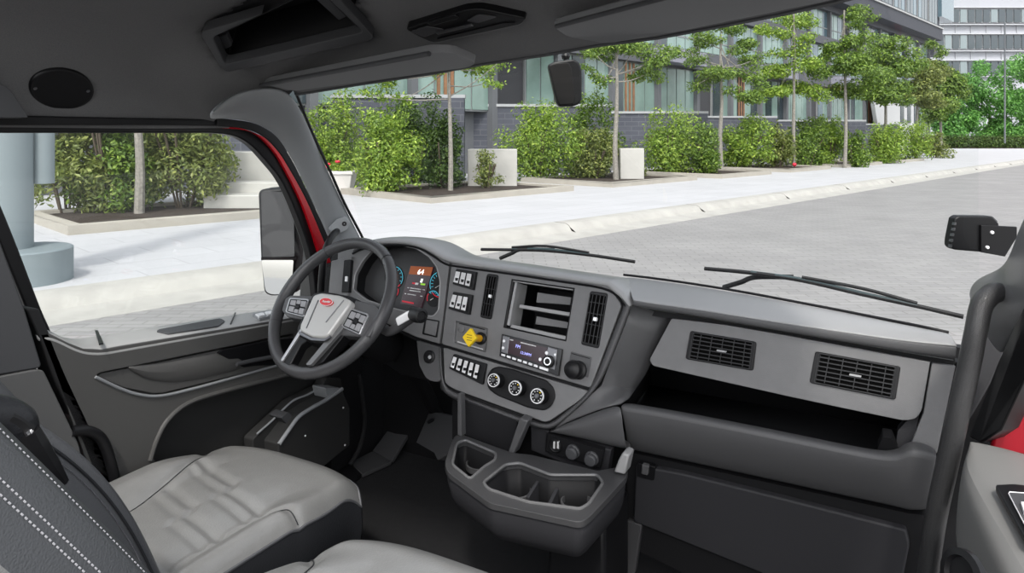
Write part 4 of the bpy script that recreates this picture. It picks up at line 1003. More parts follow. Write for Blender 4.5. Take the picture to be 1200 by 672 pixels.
# folded armrest, belt buckle stalk and side grab loop are parts of the driver seat
tube('folded_armrest',[PX(-40,480,-.24),PX(0,486,-.24),PX(20,496,-.24),PX(30,512,-.24)],[.022,.024,.024,.018],M['leatherd'],ds,n=16)
tube('seat_side_loop',[PX(84,506,-.79),PX(100,505,-.79),PX(116,512,-.79),PX(126,530,-.79),PX(134,560,-.79)],.012,M['black'],ds)
bt=thing('seat_belt','black seat belt stalk with chrome buckle edge behind the driver cushion','seat belt',PX(50,530,-.225))
tube('belt_stalk',[PX(34,505,-.225),PX(44,524,-.225),PX(60,548,-.225),PX(74,566,-.225)],[.013,.015,.013,.008],M['black'],bt,n=8)
tube('belt_webbing',[PX(10,488,-.225),PX(22,494,-.225),PX(33,505,-.225)],.010,M['rubber'],bt,n=8)
tube('buckle_edge',[PX(31,505,-.218),PX(34,508,-.218),PX(37,504,-.218)],.004,M['chrome'],bt,n=8)
ps=thing('passenger_seat','passenger seat with stitched grey leather backrest nearest the viewer','seat',(.25,.7,ZF))
cushion(ps,-.035,.42,.42,.965,H-.660,GR)
backrest(ps,-.06,.365,(.479,H-.67),R(33),.72,[(.925,.0002,.0004,M['thread'],True),(.966,.0003,.0006,M['thread'],True),(.974,.0003,.0006,M['thread'],True)],(M['band'],M['leatherp']),lambda s:.055,th=.16)
lathe('seat_base',(.25,.68,ZF),(0,0,1),[(.0,0),(.20,0),(.20,.02),(.15,.05),(.15,.22),(.20,.30),(0,.30)],M['black'],ps,n=24)
# ================= WINDSCREEN, WIPERS, MIRRORS =================
WB=[PX(428,290,-.85)]+[PY(500,294,1.90),PY(560,302,1.93),PY(640,312,1.94),PY(700,320,1.94)]+[p+Vector((0,.012,0)) for p in WSB[1:]]+[PY(1150,400,1.66)]
def samp(P,n):
    L=[0]
    for a,b in zip(P,P[1:]): L.append(L[-1]+(b-a).length)
    out=[]
    for k in range(n):
        s=L[-1]*k/(n-1); i=0
        while i<len(P)-2 and L[i+1]<s: i+=1
        t=(s-L[i])/max(1e-9,L[i+1]-L[i]); out.append(P[i].lerp(P[i+1],t))
    return out
A=samp(HE,24); B=samp(WB,24); rows=[]
for k in range(8):
    t=k/7; rows.append([a.lerp(b,t)+Vector((0,.03*math.sin(PI*t)+.012,0)) for a,b in zip(A,B)])
ws=grid('window_1',rows,M['glass'],None,solid=0,sub=0); tag(ws,'clear curved windscreen',kind='structure')
def wiper(name,label,blade,arm,dep):
    g=thing(name,label,'wiper',PD(*blade[0],dep[0]))
    P=[PD(x,y,d) for (x,y),d in zip(blade,dep)]
    n=len(P)
    bm=bmesh.new(); btube(bm,cat(P,5),.0062,6,flat=1); finish('wiper_blade',bm,M['rubber'],g)
    P2=[PD(x,y-1.6+ (1.6*abs(i-n/2+.5)/(n/2)),d) for i,((x,y),d) in enumerate(zip(blade,dep))][1:-1] if n>3 else P
    bm=bmesh.new(); btube(bm,cat(P2,5),.0052,6); finish('wiper_frame',bm,M['fr'],g)
    P3=[P2[len(P2)//2-1]+UP*.006,P2[len(P2)//2]+UP*.012,P2[len(P2)//2+1 if len(P2)>2 else -1]+UP*.005]
    bm=bmesh.new(); btube(bm,cat(P3,4),.005,6); finish('wiper_bridge',bm,M['rubber'],g)
    Q=[PD(x,y,d) for x,y,d in arm]
    bm=bmesh.new(); btube(bm,cat(Q,5),.007,8); finish('wiper_arm',bm,M['rubber'],g)
M['fr']=mat('wiper_metal',(.03,.05,.055),.35)
wiper('windscreen_wiper','long black wiper blade resting low on the driver half of the windscreen',[(564,292.5),(600,293),(640,294),(690,299),(744,307)],[(586,303,2.62),(600,297,2.60),(612,292.5,2.58),(650,293,2.55)],[2.66,2.6,2.54,2.46,2.38])
wiper('windscreen_wiper','long black wiper blade resting low on the passenger half of the windscreen',[(826,315),(880,320),(940,329),(1010,345),(1075,359),(1129,371.5)],[(848,337,2.04),(868,331,2.0),(886,325,1.97),(930,325,1.92)],[2.06,1.97,1.89,1.80,1.73,1.68])
# hanging look-down mirror
PM=Plane(PY(661,97,1.66),-cF)
hm=thing('lookdown_mirror','small black teardrop mirror hanging outside above the windscreen','mirror',PM.hit(661,66,-.03))
slab('mirror_housing',PM,rp([(642,76),(650,72),(672,69),(679,73),(682,82),(682,116),(679,122),(672,124.5),(655,125),(652,120)],[2,3,3,3,4,4,4,3,4,3]),.0,-.045,M['black'],hm,bev=.006,seg=3)
slab('mirror_face',PM,rp([(643,77),(651,74),(666,73),(670,80),(674,115),(672,122),(656,123.5),(653,119)],3),.006,-.002,M['mface'],hm,bev=.002)
tube('mirror_stem',[PM.hit(662,60,-.02),PM.hit(662,66,-.02),PM.hit(664,72,-.02)],.007,M['chrome_d'],hm,sm=3)
lathe('stem_ball',PM.hit(663,66,-.02),(0,0,1),[(0,-.012),(.009,-.008),(.012,0),(.009,.008),(0,.012)],M['black'],hm,n=14)
# door mirror, outside left
MX=Plane(Vector((-1.42,PX(322,280,-1.42).y,0)),-cF)
dm=thing('door_mirror','tall black truck door mirror with upper flat glass and lower wide angle glass','mirror',MX.hit(325,350,-.05))
slab('mirror_housing',MX,rp([(302,226),(306,222),(334,220),(356,224),(362,240),(358,300),(350,343),(318,348),(309,344),(305,300)],[4,4,3,6,4,3,6,6,6,2]),-.004,-.12,M['black'],dm,bev=.012,seg=3)
MG=Plane(MX.hit(325,262,.012),(.36,-.93,.02)); MG2=Plane(MX.hit(325,325,.012),(.36,-.93,.10))
slab('upper_glass',MG,rp([(306,225.5),(311,224),(344,226),(345,301),(307.5,301.5)],[3,3,2,2,2]),.0,-.002,M['mirrord'],dm)
slab('glass_divider',MX,[(306,301.5),(347,301.5),(347,305),(306,305)],.006,-.002,M['black'],dm)
slab('lower_glass',MG2,rp([(306.5,305),(344,305),(341,344),(319,345.5),(311,342)],[2,2,3,5,6]),.0,-.002,M['mirror'],dm)
prism('mirror_arm',[PX(360,235,-1.1),PX(372,285,-.98),PX(380,352,-.98),PX(350,352,-1.15),PX(354,310,-1.2)],Vector((-.02,.05,0)),M['black'],dm,bev=.01)
# left grab handle on A pillar
gh=thing('grab_handle','black grab handle on the left windscreen pillar behind the steering wheel','grab handle',PX(385,345,-.80))
tube('handle_bar',[PX(399,268,-.835),PX(389,277,-.80),PX(381,295,-.79),PX(377.5,320,-.79),(PX(375,360,-.80))],.011,M['black'],gh)
slab('handle_mount',Plane(PX(398,264,-.82),CAM-PX(398,264,-.82)),rp([(384,268),(394,257),(405,253),(411,261),(408,270),(392,277)],3),.012,-.03,M['pillar'],gh,bev=.004)
lathe('mount_bolt',Plane(PX(398,264,-.82),CAM-PX(398,264,-.82)).hit(403.5,262.5,.012),CAM-PX(398,264,-.82),[(.008,0),(.008,.002),(.005,.002),(0,-.001)],M['black'],gh,n=14)
# ================= RIGHT SIDE =================
# passenger pillar trim
PA=[(1230,215),(1208,250),(1197,272),(1188,300),(1178,318),(1160,325),(1146,332),(1138,342),(1137,354),(1143,356)]
yy=[1.30,1.38,1.42,1.46,1.50,1.52,1.54,1.55,1.55,1.55]
Rb=[(1262,260),(1240,300),(1226,330),(1215,352),(1206,366),(1198,380),(1190,392),(1184,402),(1178,412),(1172,420)]
a=[PY(x,y,Y) for (x,y),Y in zip(PA,yy)]; b=[PY(x,y,Y) for (x,y),Y in zip(Rb,[1.2,1.26,1.3,1.34,1.38,1.42,1.46,1.5,1.52,1.54])]
rows=[[p+Vector((0,.05,0)),p,p.lerp(q,.33)+Vector((-.008,-.01,0)),p.lerp(q,.66)+Vector((-.008,-.01,0)),q] for p,q in zip(a,b)]
tag(grid('trim_13',rows,M['dash'],solid=.01,sub=2),'grey pillar trim beside passenger grab handle',kind='structure')
tag(prism('trim_14',[PY(x,y,1.60) for x,y in [(1140,354),(1178,412),(1172,430),(1150,470),(1120,520),(1105,540),(1122,470)]],Vector((0,.05,0)),M['pillard'],bev=.004),'grey lower trim of the right windscreen pillar',kind='structure')
tag(prism('trim_15',[PY(x,y,Y) for x,y,Y in [(1290,225,1.22),(1232,300,1.28),(1200,356,1.40),(1170,425,1.52),(1134,512,1.52),(1150,520,1.5),(1172,505,1.42),(1200,445,1.38),(1290,330,1.2)]],Vector((.03,.03,0)),M['black'],bev=.004),'black door seal beside the right pillar',kind='structure')
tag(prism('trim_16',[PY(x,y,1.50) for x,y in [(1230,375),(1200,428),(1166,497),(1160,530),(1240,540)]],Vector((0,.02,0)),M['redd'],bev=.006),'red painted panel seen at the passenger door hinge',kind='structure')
gh=thing('grab_handle','thick black grab handle beside the passenger end of the dashboard','grab handle',PY(1095,640,1.5))
HP=[(1176,346),(1166,343),(1156,350),(1149,362),(1143,392),(1134,436),(1122,490),(1110,545),(1098,600),(1090,652),(1084,700)]
tube('handle_bar',[PY(x,y,Y) for (x,y),Y in zip(HP,[1.50,1.46,1.44,1.43,1.42,1.42,1.42,1.43,1.44,1.45,1.46])],.0172,M['handle'],gh,n=20)
# dark side of cab behind the handle
tag(prism('wall_right_kick',[PY(x,y,1.64) for x,y in [(1120,425),(1200,425),(1200,760),(1040,760),(1064,606),(1098,532)]],Vector((0,.03,0)),M['dark']),'dark footwell side at the passenger end of dashboard',kind='structure')
# device on bracket
PQ=Plane(PY(1142,275,1.55),-cF)
dv=thing('pillar_camera','black boxy camera unit on a bracket fixed to the right pillar','camera',PQ.hit(1142,297,-.02))
M['camb']=M['black']
slab('camera_body',PQ,rp([(1119,256),(1124,253),(1163,253.5),(1171,262),(1171,294),(1166,297),(1118,293),(1113.5,289),(1114,281)],[2,2,4,2,2,2,3,3,2]),.0,-.02,M['black'],dv,bev=.003,seg=3)
slab('camera_cap',PQ,rp([(1124,253),(1163,253.5),(1170,260),(1122,258)],1.5),-.002,-.021,M['dash2'],dv,bev=.003)
slab('camera_bracket',PQ,rp([(1150,264),(1192,266),(1192,278),(1178,301),(1150,296)],1),.006,.0,M['black'],dv,bev=.001)
for x,y in((1162,272.5),(1156.5,290)): lathe('bolt',PQ.hit(x,y,.006),PQ.n,[(.0032,0),(.003,.003),(0,.004)],M['silver'],dv,n=12)
for i in range(5): 
    y=261+i*6.5; slab('heat_fin',PQ,[(1119-i*1.2,y),(1121-i*1.2,y),(1120.5-i*1.2,y+3),(1118-i*1.2,y+3)],.003,-.004,M['chrome_d'],dv)
# passenger door
pd=tag(thing('door_2','passenger door with grey ledge and window switch panel','door',(.95,1.1,H-.9)),kind='structure'); del pd['category']
ZL=H-.53
E1_=[(1134,520),(1128,534),(1128,551),(1140,580),(1160,622),(1183,672),(1215,740)]
e=[PZ(x,y,ZL) for x,y in E1_]
far=[PZ(1136,517,ZL+.004),PZ(1150,517.5,ZL+.004),PZ(1175,522,ZL+.004),PZ(1200,528,ZL+.004),PZ(1240,540,ZL+.004),PZ(1300,560,ZL+.004),PZ(1400,600,ZL+.004)]
rows=[[],[],[],[],[]]
for p,q in zip(e,far):
    rows[0].append(q); rows[1].append(p.lerp(q,.5)+UP*.004); rows[2].append(p+Vector((.004,0,0))); rows[3].append(p+Vector((-.004,0,-.03))); rows[4].append(p+Vector((-.012,.01,-.14)))
for p in e: pass
grid('sill_ledge',rows,M['sill2'],pd,solid=.01,sub=2)
low=[[r+Vector((0,0,0)) for r in rows[4]],[r+Vector((-.02,.02,-.35)) for r in rows[4]],[r+Vector((-.02,.02,-.6)) for r in rows[4]]]
grid('inner_panel',low,M['pillard'],pd,solid=.01,sub=1)
PLg=Plane((0,0,ZL+.012),(0,0,1))
sp_=slab('switch_bezel',PLg,rp([(1166,568),(1188,567),(1260,575),(1260,660),(1203,634)],[3,2,0,0,3]),.006,-.004,M['black'],pd,bev=.002)
slab('switch_plate',PLg,rp([(1181,577),(1260,582),(1260,650),(1206,625)],[3,0,0,3]),.009,.0,M['pillard'],pd,bev=.001)
bm=bmesh.new(); btube(bm,[PLg.hit(x,y,.009) for x,y in [(1260,582),(1183,577),(1182,579),(1206,625),(1260,650)]],.0008,6); finish('plate_line',bm,M['silver'],pd)
slab('window_switch',PLg,rp([(1196,588),(1240,590),(1240,600),(1200,600)],1),.014,.0,M['silver'],pd,bev=.002)
lathe('door_lamp',PY(1132,676,1.0),(-.6,-.5,.2),[(.03,0),(.03,.008),(.022,.010),(.02,.004),(0,.004)],M['black'],pd,n=24)
# added roof shell above the headliner keeps light off the lining
# ================= STREET =================
sS=Vector((math.sin(R(15.5)),math.cos(R(15.5)),0)); sN=Vector((-math.cos(R(15.5)),math.sin(R(15.5)),0)); BASE=Vector((CAM.x,CAM.y,0))
def S(a,d,z): return BASE+sS*a+sN*d+UP*z
def K(px,dep,z): p=PD(px,HY,dep); return Vector((p.x,p.y,z))
SROT=math.atan2(sS.y,sS.x)
def slope(name,quad_,m,label):
    bm=bmesh.new(); bpoly(bm,quad_,Vector((0,0,-.1))); return tag(finish(name,bm,m),label,kind='structure')
def brickmat(name,c1,c2,mort,sx,sy,rot,rough=.8,msize=.02,noise_=.15,row=.5,vert=False,off=.5):
    m=bpy.data.materials.new(name); m.use_nodes=True; nt=m.node_tree; b=nt.nodes['Principled BSDF']; b.inputs['Roughness'].default_value=rough
    tc=nt.nodes.new('ShaderNodeTexCoord'); mp=nt.nodes.new('ShaderNodeMapping'); br=nt.nodes.new('ShaderNodeTexBrick')
    if vert: mp.inputs['Rotation'].default_value=(R(90),0,0)
    else: mp.inputs['Rotation'].default_value=(0,0,rot)
    nt.links.new(tc.outputs['Object'],mp.inputs['Vector']); nt.links.new(mp.outputs[0],br.inputs['Vector'])
    br.inputs['Color1'].default_value=(*c1,1); br.inputs['Color2'].default_value=(*c2,1); br.inputs['Mortar'].default_value=(*mort,1)
    br.inputs['Scale'].default_value=1; br.inputs['Brick Width'].default_value=sx; br.inputs['Row Height'].default_value=sy; br.inputs['Mortar Size'].default_value=msize; br.offset=off
    n=nt.nodes.new('ShaderNodeTexNoise'); n.inputs['Scale'].default_value=.6; n.inputs['Detail'].default_value=8; nt.links.new(tc.outputs['Object'],n.inputs['Vector'])
    mx=nt.nodes.new('ShaderNodeMix'); mx.data_type='RGBA'; mx.blend_type='MULTIPLY'; mx.inputs[0].default_value=1
    r=nt.nodes.new('ShaderNodeMapRange'); r.inputs[1].default_value=.3; r.inputs[2].default_value=.7; r.inputs[3].default_value=1-noise_; r.inputs[4].default_value=1+noise_*.4
    nt.links.new(n.outputs['Fac'],r.inputs[0]); nt.links.new(br.outputs['Color'],mx.inputs[6]); nt.links.new(r.outputs[0],mx.inputs[7]); nt.links.new(mx.outputs[2],b.inputs['Base Color'])
    return m
M['paver']=brickmat('road_pavers',(.27,.265,.26),(.235,.23,.23),(.19,.185,.18),.42,.16,-TH,msize=.012,noise_=.12)
M['side']=brickmat('sidewalk_concrete',(.45,.45,.465),(.43,.43,.445),(.33,.33,.34),1.6,.8,-SROT,msize=.01,noise_=.06)
M['kerb']=mat('kerb_concrete',(.36,.35,.325),.85,bump=.4,bscale=20,var=.10,vscale=2.2)
M['border']=mat('planter_concrete',(.36,.335,.29),.85,bump=.3,bscale=20,var=.06,vscale=2)
M['soil']=mat('soil',(.03,.02,.014),.95,bump=1,bscale=20,var=.5,vscale=8)
M['conc']=mat('pale_concrete',(.42,.41,.385),.85,var=.06,vscale=1.5)
slope('floor_road',[S(-300,-30,0),S(400,-30,0),S(400,9.7,0),S(-300,9.7,0)],M['paver'],'grey paver road beside the truck')
# kerb with gutter, side profile swept along the street
prof=[(9.7,.004),(10.25,.03),(10.35,.05),(10.45,.17),(10.55,.215),(10.9,.22),(10.9,-.05),(9.7,-.05)]
bm=bmesh.new(); a=[bm.verts.new(S(-300,d,z)) for d,z in prof]; b=[bm.verts.new(S(400,d,z)) for d,z in prof]; n=len(prof)
bm.faces.new(a);bm.faces.new(b[::-1])
for i in range(n): bm.faces.new((a[i],b[i],b[(i+1)%n],a[(i+1)%n]))
tag(finish('trim_17',bm,M['kerb']),'pale concrete kerb and gutter along the road',kind='structure')
ZS=.22
bm=bmesh.new()
for a_ in range(-2,22):
    A=S(a_*6.0+.6,0,0)
    bpoly(bm,[S(a_*6+.6,d,z+.003) for d,z in prof[1:6]],sS*.014)
tag(finish('trim_18',bm,M['soil']),'dark expansion joints across the kerb',kind='structure')
slope('floor_sidewalk',[S(-300,10.9,ZS),S(400,10.9,ZS),S(400,60,ZS),S(-300,60,ZS)],M['side'],'bright white sidewalk beyond the kerb')
# planters
def planter(a0,a1,d0,d1,label):
    t=thing('planter_bed',label,'planter',S((a0+a1)/2,(d0+d1)/2,ZS),group=None)
    w=.28; h=.20
    bm=bmesh.new()
    ring=[(a0,d0),(a1,d0),(a1,d1),(a0,d1)]; inn=[(a0+w,d0+w),(a1-w,d0+w),(a1-w,d1-w),(a0+w,d1-w)]
    for i in range(4):
        j=(i+1)%4; P=[S(*ring[i],ZS+h),S(*ring[j],ZS+h),S(*inn[j],ZS+h),S(*inn[i],ZS+h)]; bpoly(bm,P,Vector((0,0,-h-.05)))
    bmesh.ops.remove_doubles(bm,verts=bm.verts,dist=.0005)
    finish('planter_border',bm,M['border'],t,bev=.03)
    bm=bmesh.new(); bpoly(bm,[S(*p,ZS+h*.6) for p in inn],Vector((0,0,-.1))); finish('soil_bed',bm,M['soil'],t)
    return t
planter(3.9,10.2,16.5,20.5,'raised concrete planter bed seen through the driver window')
planter(13.4,20.2,16.5,21.5,'raised concrete planter bed nearest the left windscreen pillar')
planter(22.6,29.2,16.5,21.5,'raised concrete planter bed below the hanging mirror')
planter(31,36.5,16.2,21.5,'raised concrete planter bed around the third slim tree')
planter(39,45,16.2,21.5,'raised concrete planter bed left of the tall crowned trees')
planter(48,55,16.2,21.5,'low planter bed near the far stretch of the street')
planter(58,66,16.2,21.5,'last low planter bed before the street bends to the hedge')
# ---- vegetation
def leafmat(name,c1,c2):
    m=bpy.data.materials.new(name); m.use_nodes=True; nt=m.node_tree; b=nt.nodes['Principled BSDF']; b.inputs['Roughness'].default_value=.45
    a=nt.nodes.new('ShaderNodeAttribute'); a.attribute_name='tone'; r=nt.nodes.new('ShaderNodeValToRGB'); r.color_ramp.elements[0].color=(*c1,1); r.color_ramp.elements[1].color=(*c2,1)
    nt.links.new(a.outputs['Fac'],r.inputs['Fac']); nt.links.new(r.outputs['Color'],b.inputs['Base Color'])
    tr=nt.nodes.new('ShaderNodeBsdfTranslucent'); nt.links.new(r.outputs['Color'],tr.inputs['Color']); mx=nt.nodes.new('ShaderNodeMixShader'); mx.inputs[0].default_value=.35
    o=nt.nodes['Material Output']; nt.links.new(b.outputs[0],mx.inputs[1]); nt.links.new(tr.outputs[0],mx.inputs[2]); nt.links.new(mx.outputs[0],o.inputs['Surface']); return m
M['lf_light']=leafmat('leaf_light_green',(.12,.22,.025),(.48,.62,.10))
M['lf_mid']=leafmat('leaf_mid_green',(.07,.14,.02),(.34,.48,.075))
M['lf_dark']=leafmat('leaf_dark_green',(.03,.065,.014),(.17,.27,.05))
M['lf_olive']=leafmat('leaf_olive',(.10,.14,.03),(.42,.46,.13))
M['lf_far']=leafmat('leaf_far_green',(.07,.20,.04),(.28,.58,.13))
M['bark']=mat('pale_bark',(.22,.205,.18),.9,bump=.6,bscale=40,var=.3,vscale=14)
M['barkd']=mat('dark_bark',(.09,.07,.05),.9,bump=.6,bscale=40)
def leaves(bm,blobs,n,size,rng,lay):
    tot=sum(b[3]*b[4]*b[5] for b in blobs)
    for (cx,cy,cz,rx,ry,rz) in blobs:
        k=int(n*rx*ry*rz/tot)+4
        for _ in range(k):
            while True:
                p=Vector((rng.uniform(-1,1),rng.uniform(-1,1),rng.uniform(-1,1)))
                if p.length<=1: break
            r=p.length; p=p.normalized()*(r**.6)*(1+abs(rng.gauss(0,.16))) if r>0 else p
            q=Vector((cx+p.x*rx,cy+p.y*ry,cz+p.z*rz)); q+=Vector((rng.gauss(0,.06),rng.gauss(0,.06),rng.gauss(0,.06)))
            nrm=(p*.8+Vector((rng.gauss(0,.6),rng.gauss(0,.6),rng.gauss(.5,.6)))).normalized()
            u=nrm.orthogonal().normalized(); u=Matrix.Rotation(rng.uniform(0,2*PI),3,nrm)@u; v=nrm.cross(u)
            s=size*rng.uniform(.6,1.3); w=s*.42
            vs=[bm.verts.new(q+c) for c in (-u*s,v*w-u*s*.1+nrm*s*.1,u*s,-v*w-u*s*.1+nrm*s*.1)]
            f=bm.faces.new(vs); tv=min(1,max(0,rng.gauss(.5,.24)))
            for l in f.loops: l[lay]=(tv,tv,tv,1)
def fin_leaves(name,bm,m,parent):
    return finish(name,bm,m,parent,smooth=False,recalc=False)
def shrub(name,label,p,w,h,n,size,mk,seed,group=None,dens=15):
    """p ground point, w width, h height (m)"""
    rng=random.Random(seed); t=thing(name,label,'shrub',p,group)
    bm=bmesh.new(); lay=bm.loops.layers.color.new('tone'); B=[]
    for i in range(dens):
        a=rng.uniform(0,2*PI); rr=rng.uniform(.0,.38)*w; z=(.10+.78*(i+.5)/dens)*h; rr*=1-.35*z/h
        s=rng.uniform(.12,.24)*w*(1.15-.45*z/h); B.append((p.x+rr*math.cos(a),p.y+rr*math.sin(a),p.z+z,s,s,min(s,h*.3)))
    for i in range(dens*2):   # small tufts at the edge
        a=rng.uniform(0,2*PI); rr=rng.uniform(.30,.46)*w; z=rng.uniform(.12,1.0)*h; rr*=1-.55*(z/h)**2
        s=rng.uniform(.05,.11)*w; B.append((p.x+rr*math.cos(a),p.y+rr*math.sin(a),p.z+z,s,s,s))
    leaves(bm,B,n,size,rng,lay); fin_leaves('foliage',bm,M[mk],t)
    bm=bmesh.new()
    for i in range(7):
        a=rng.uniform(0,2*PI); e=Vector((p.x+math.cos(a)*w*.28,p.y+math.sin(a)*w*.28,p.z+h*.6)); b=Vector((p.x+math.cos(a)*w*.06,p.y+math.sin(a)*w*.06,p.z-.05)); m_=b.lerp(e,.5)+Vector((0,0,h*.05))
        btube(bm,cat([b,m_,e],3),[.03]*7,5)
    finish('stems',bm,M['barkd'],t)
    return t
def at(px,py,z=ZS+.1):
    return PZ(px,py,z)
def shr(label,px,base,wpx,top,mk,seed,n=3000,size=.075,name='shrub',**k):
    p=at(px,base); dep=(p-CAM).dot(cF); w=wpx*1.17*dep/FP; h=(base-top)*1.06*dep/FP
    sz=size*1.0*max(1,(dep/26)**.5); n=int(n*1.9)
    return shrub(name,label,p,w,h,n,sz,mk,seed,**k)
shr('big mixed shrub beside the grey column in the driver window',80,250,100,96,'lf_olive',1,4500)
shr('dense olive shrub left of the slim trunk in the driver window',128,248,84,104,'lf_mid',2,4000)
shr('wide leafy shrub right of the slim trunk in the driver window',215,244,105,104,'lf_olive',3,5000)
shr('dark shrub behind the slim trunk in the driver window',165,236,100,90,'lf_dark',4,3500)
shr('bright green shrub against the left windscreen pillar',385,215,90,118,'lf_light',5,4500)
shr('round glossy light shrub left of the pale slim trunk',454,224.5,80,134,'lf_light',6,4500)
shr('tall dark green shrub behind the slim trunk',488,215,90,122,'lf_dark',7,4500)
shr('dark leafy shrub just right of the slim trunk',518,221,56,136,'lf_dark',8,3000)
shr('small sparse bush on thin bare stems before a pale block',571,221,36,176,'lf_olive',9,900,.06,dens=5)
shr('broad light green shrub below and left of the hanging mirror',632,209,104,128,'lf_light',10,5500)
shr('dark shrub reaching up behind the broad green one',690,206,66,116,'lf_mid',11,3500)
shr('yellowish low shrub left of the forked tree trunk',696,209,56,158,'lf_olive',12,2500)
shr('thin scrubby bush at the foot of the pale block',748,208,20,182,'lf_olive',13,500,.06,dens=4)
shr('rounded bright shrub between the forked tree and the third tree',785,202,84,134,'lf_light',14,4500)
shr('dark low shrub just before the third tree trunk',826,203,40,150,'lf_mid',15,2200)
shr('light green shrub right of the third tree trunk',872,197,62,139,'lf_light',16,3500)
shr('greyish shrub beside a small red flower',912,196,38,150,'lf_olive',17,1800)
shr('shrub of mixed green between two slim trunks',945,194,58,143,'lf_mid',18,3000)
shr('tall light shrub just left of the tall slim tree',972,193,44,141,'lf_light',19,2400)
shr('low shrub right of the tall slim tree',1000,194,34,156,'lf_mid',20,1600)
shr('rounded shrub under the full crowned tree',1034,190,50,150,'lf_light',21,2500)
shr('far light shrub with pale leaf tips',1068,187,44,146,'lf_light',22,2000)
shr('last low shrub at the end of the planters',1094,184,32,158,'lf_olive',23,1400)
def tree(label,px,base,top,trunk_w,crown,mk,seed,n=1600,size=.12,leafz=None,bark='bark',name='tree'):
    """crown: list of blobs in pixels (x,y,rx,ry)"""
    rng=random.Random(seed); p=at(px,base); dep=(p-CAM).dot(cF); k=dep/FP
    t=thing(name,label,'tree',p)
    tp=PD(px+rng.uniform(-2,2),top,dep); bm=bmesh.new()
    mid=[p+(tp-p)*q+Vector((rng.gauss(0,.03),rng.gauss(0,.03),0)) for q in (.25,.5,.75)]
    r0=trunk_w*k/2
    btube(bm,cat([p-UP*.1]+mid+[tp],4),[r0*(1-.6*i/16) for i in range(17)],8)
    for (x,y,rx,ry) in crown:
        c=PD(x,y,dep+rng.uniform(-rx,rx)*k*.6); st=(tp-p)*rng.uniform(.68,.95)+p; m_=st.lerp(c,.5)+Vector((0,0,-.1))
        btube(bm,cat([st,m_,c],3),[r0*.28*(1-.1*i) for i in range(7)],5)
    finish('trunk',bm,M[bark],t)
    bm=bmesh.new(); lay=bm.loops.layers.color.new('tone'); B=[]
    for (x,y,rx,ry) in crown:
        dz=rng.uniform(-rx,rx)*k*.6
        for q in range(5):
            c=PD(x+rng.uniform(-.8,.8)*rx,y+rng.uniform(-.9,.9)*ry,dep+dz+rng.uniform(-.5,.5)*rx*k); B.append((c.x,c.y,c.z,rx*k*.55,rx*k*.55,ry*k*.62))
    leaves(bm,B,int(n*3.4),size*.9*max(1,(dep/26)**.5),rng,lay); fin_leaves('foliage',bm,M[mk],t)
    return t
tree('slim pale trunk standing in the driver window planter',163,251,20,12,[(140,20,30,20),(190,30,30,20)],'lf_light',31,600)
tree('slim pale tree before the brick wall left of the hanging mirror',528,224,66,6.5,[(505,84,16,7),(560,82,24,10),(575,96,14,5),(450,92,22,9),(436,112,16,6),(470,118,12,5),(525,60,40,12),(586,72,10,5)],'lf_light',32,1500,.085)
tree('forked pale tree just right of the hanging mirror',722,211,60,7,[(700,66,18,8),(742,58,26,10),(770,72,20,8),(708,95,13,6),(755,88,20,7),(785,60,16,6),(725,50,30,7),(690,84,10,6)],'lf_mid',33,1900,.085)
tree('third slim tree with layered fans of leaves',845,198,40,5.5,[(815,70,16,6),(850,88,26,9),(880,72,18,7),(825,45,20,8),(860,55,20,8),(815,100,14,6),(870,110,22,8),(845,30,22,8),(890,95,16,6),(810,62,10,6)],'lf_mid',34,2400,.085)
tree('fourth slim tree with flat leaf layers',930,196,14,4.5,[(905,40,18,8),(935,24,24,9),(925,60,20,7),(950,75,20,8),(900,88,24,9),(935,100,26,8),(960,110,20,8),(910,110,22,7),(945,45,14,6)],'lf_light',35,2600,.09)
tree('tall slim tree with its crown rising past the eaves',990,195,12,4.5,[(1008,14,18,7),(985,60,18,9),(1010,45,20,9),(975,85,22,9),(1000,75,26,10),(1020,95,20,10),(985,108,26,8),(1000,30,12,6),(960,70,14,7)],'lf_mid',36,3200,.09)
tree('full rounded green tree before the white entrance wall',1037,189,60,4,[(1035,62,26,14),(1020,85,24,12),(1050,85,26,12),(1038,104,30,12),(1060,70,18,10),(1022,112,18,8),(1056,112,18,8)],'lf_mid',37,4200,.10)
tree('tree at the corner of the near building',1074,185,74,3.5,[(1075,84,20,10),(1088,100,20,10),(1068,108,20,9),(1085,120,22,9),(1098,90,14,9)],'lf_olive',38,3000,.10)
tree('leafy tree right of the building corner',1103,182,70,3.5,[(1103,90,20,12),(1110,112,24,14),(1096,128,16,14),(1120,100,14,12),(1094,54,9,6),(1104,64,8,5)],'lf_mid',39,4000,.11)
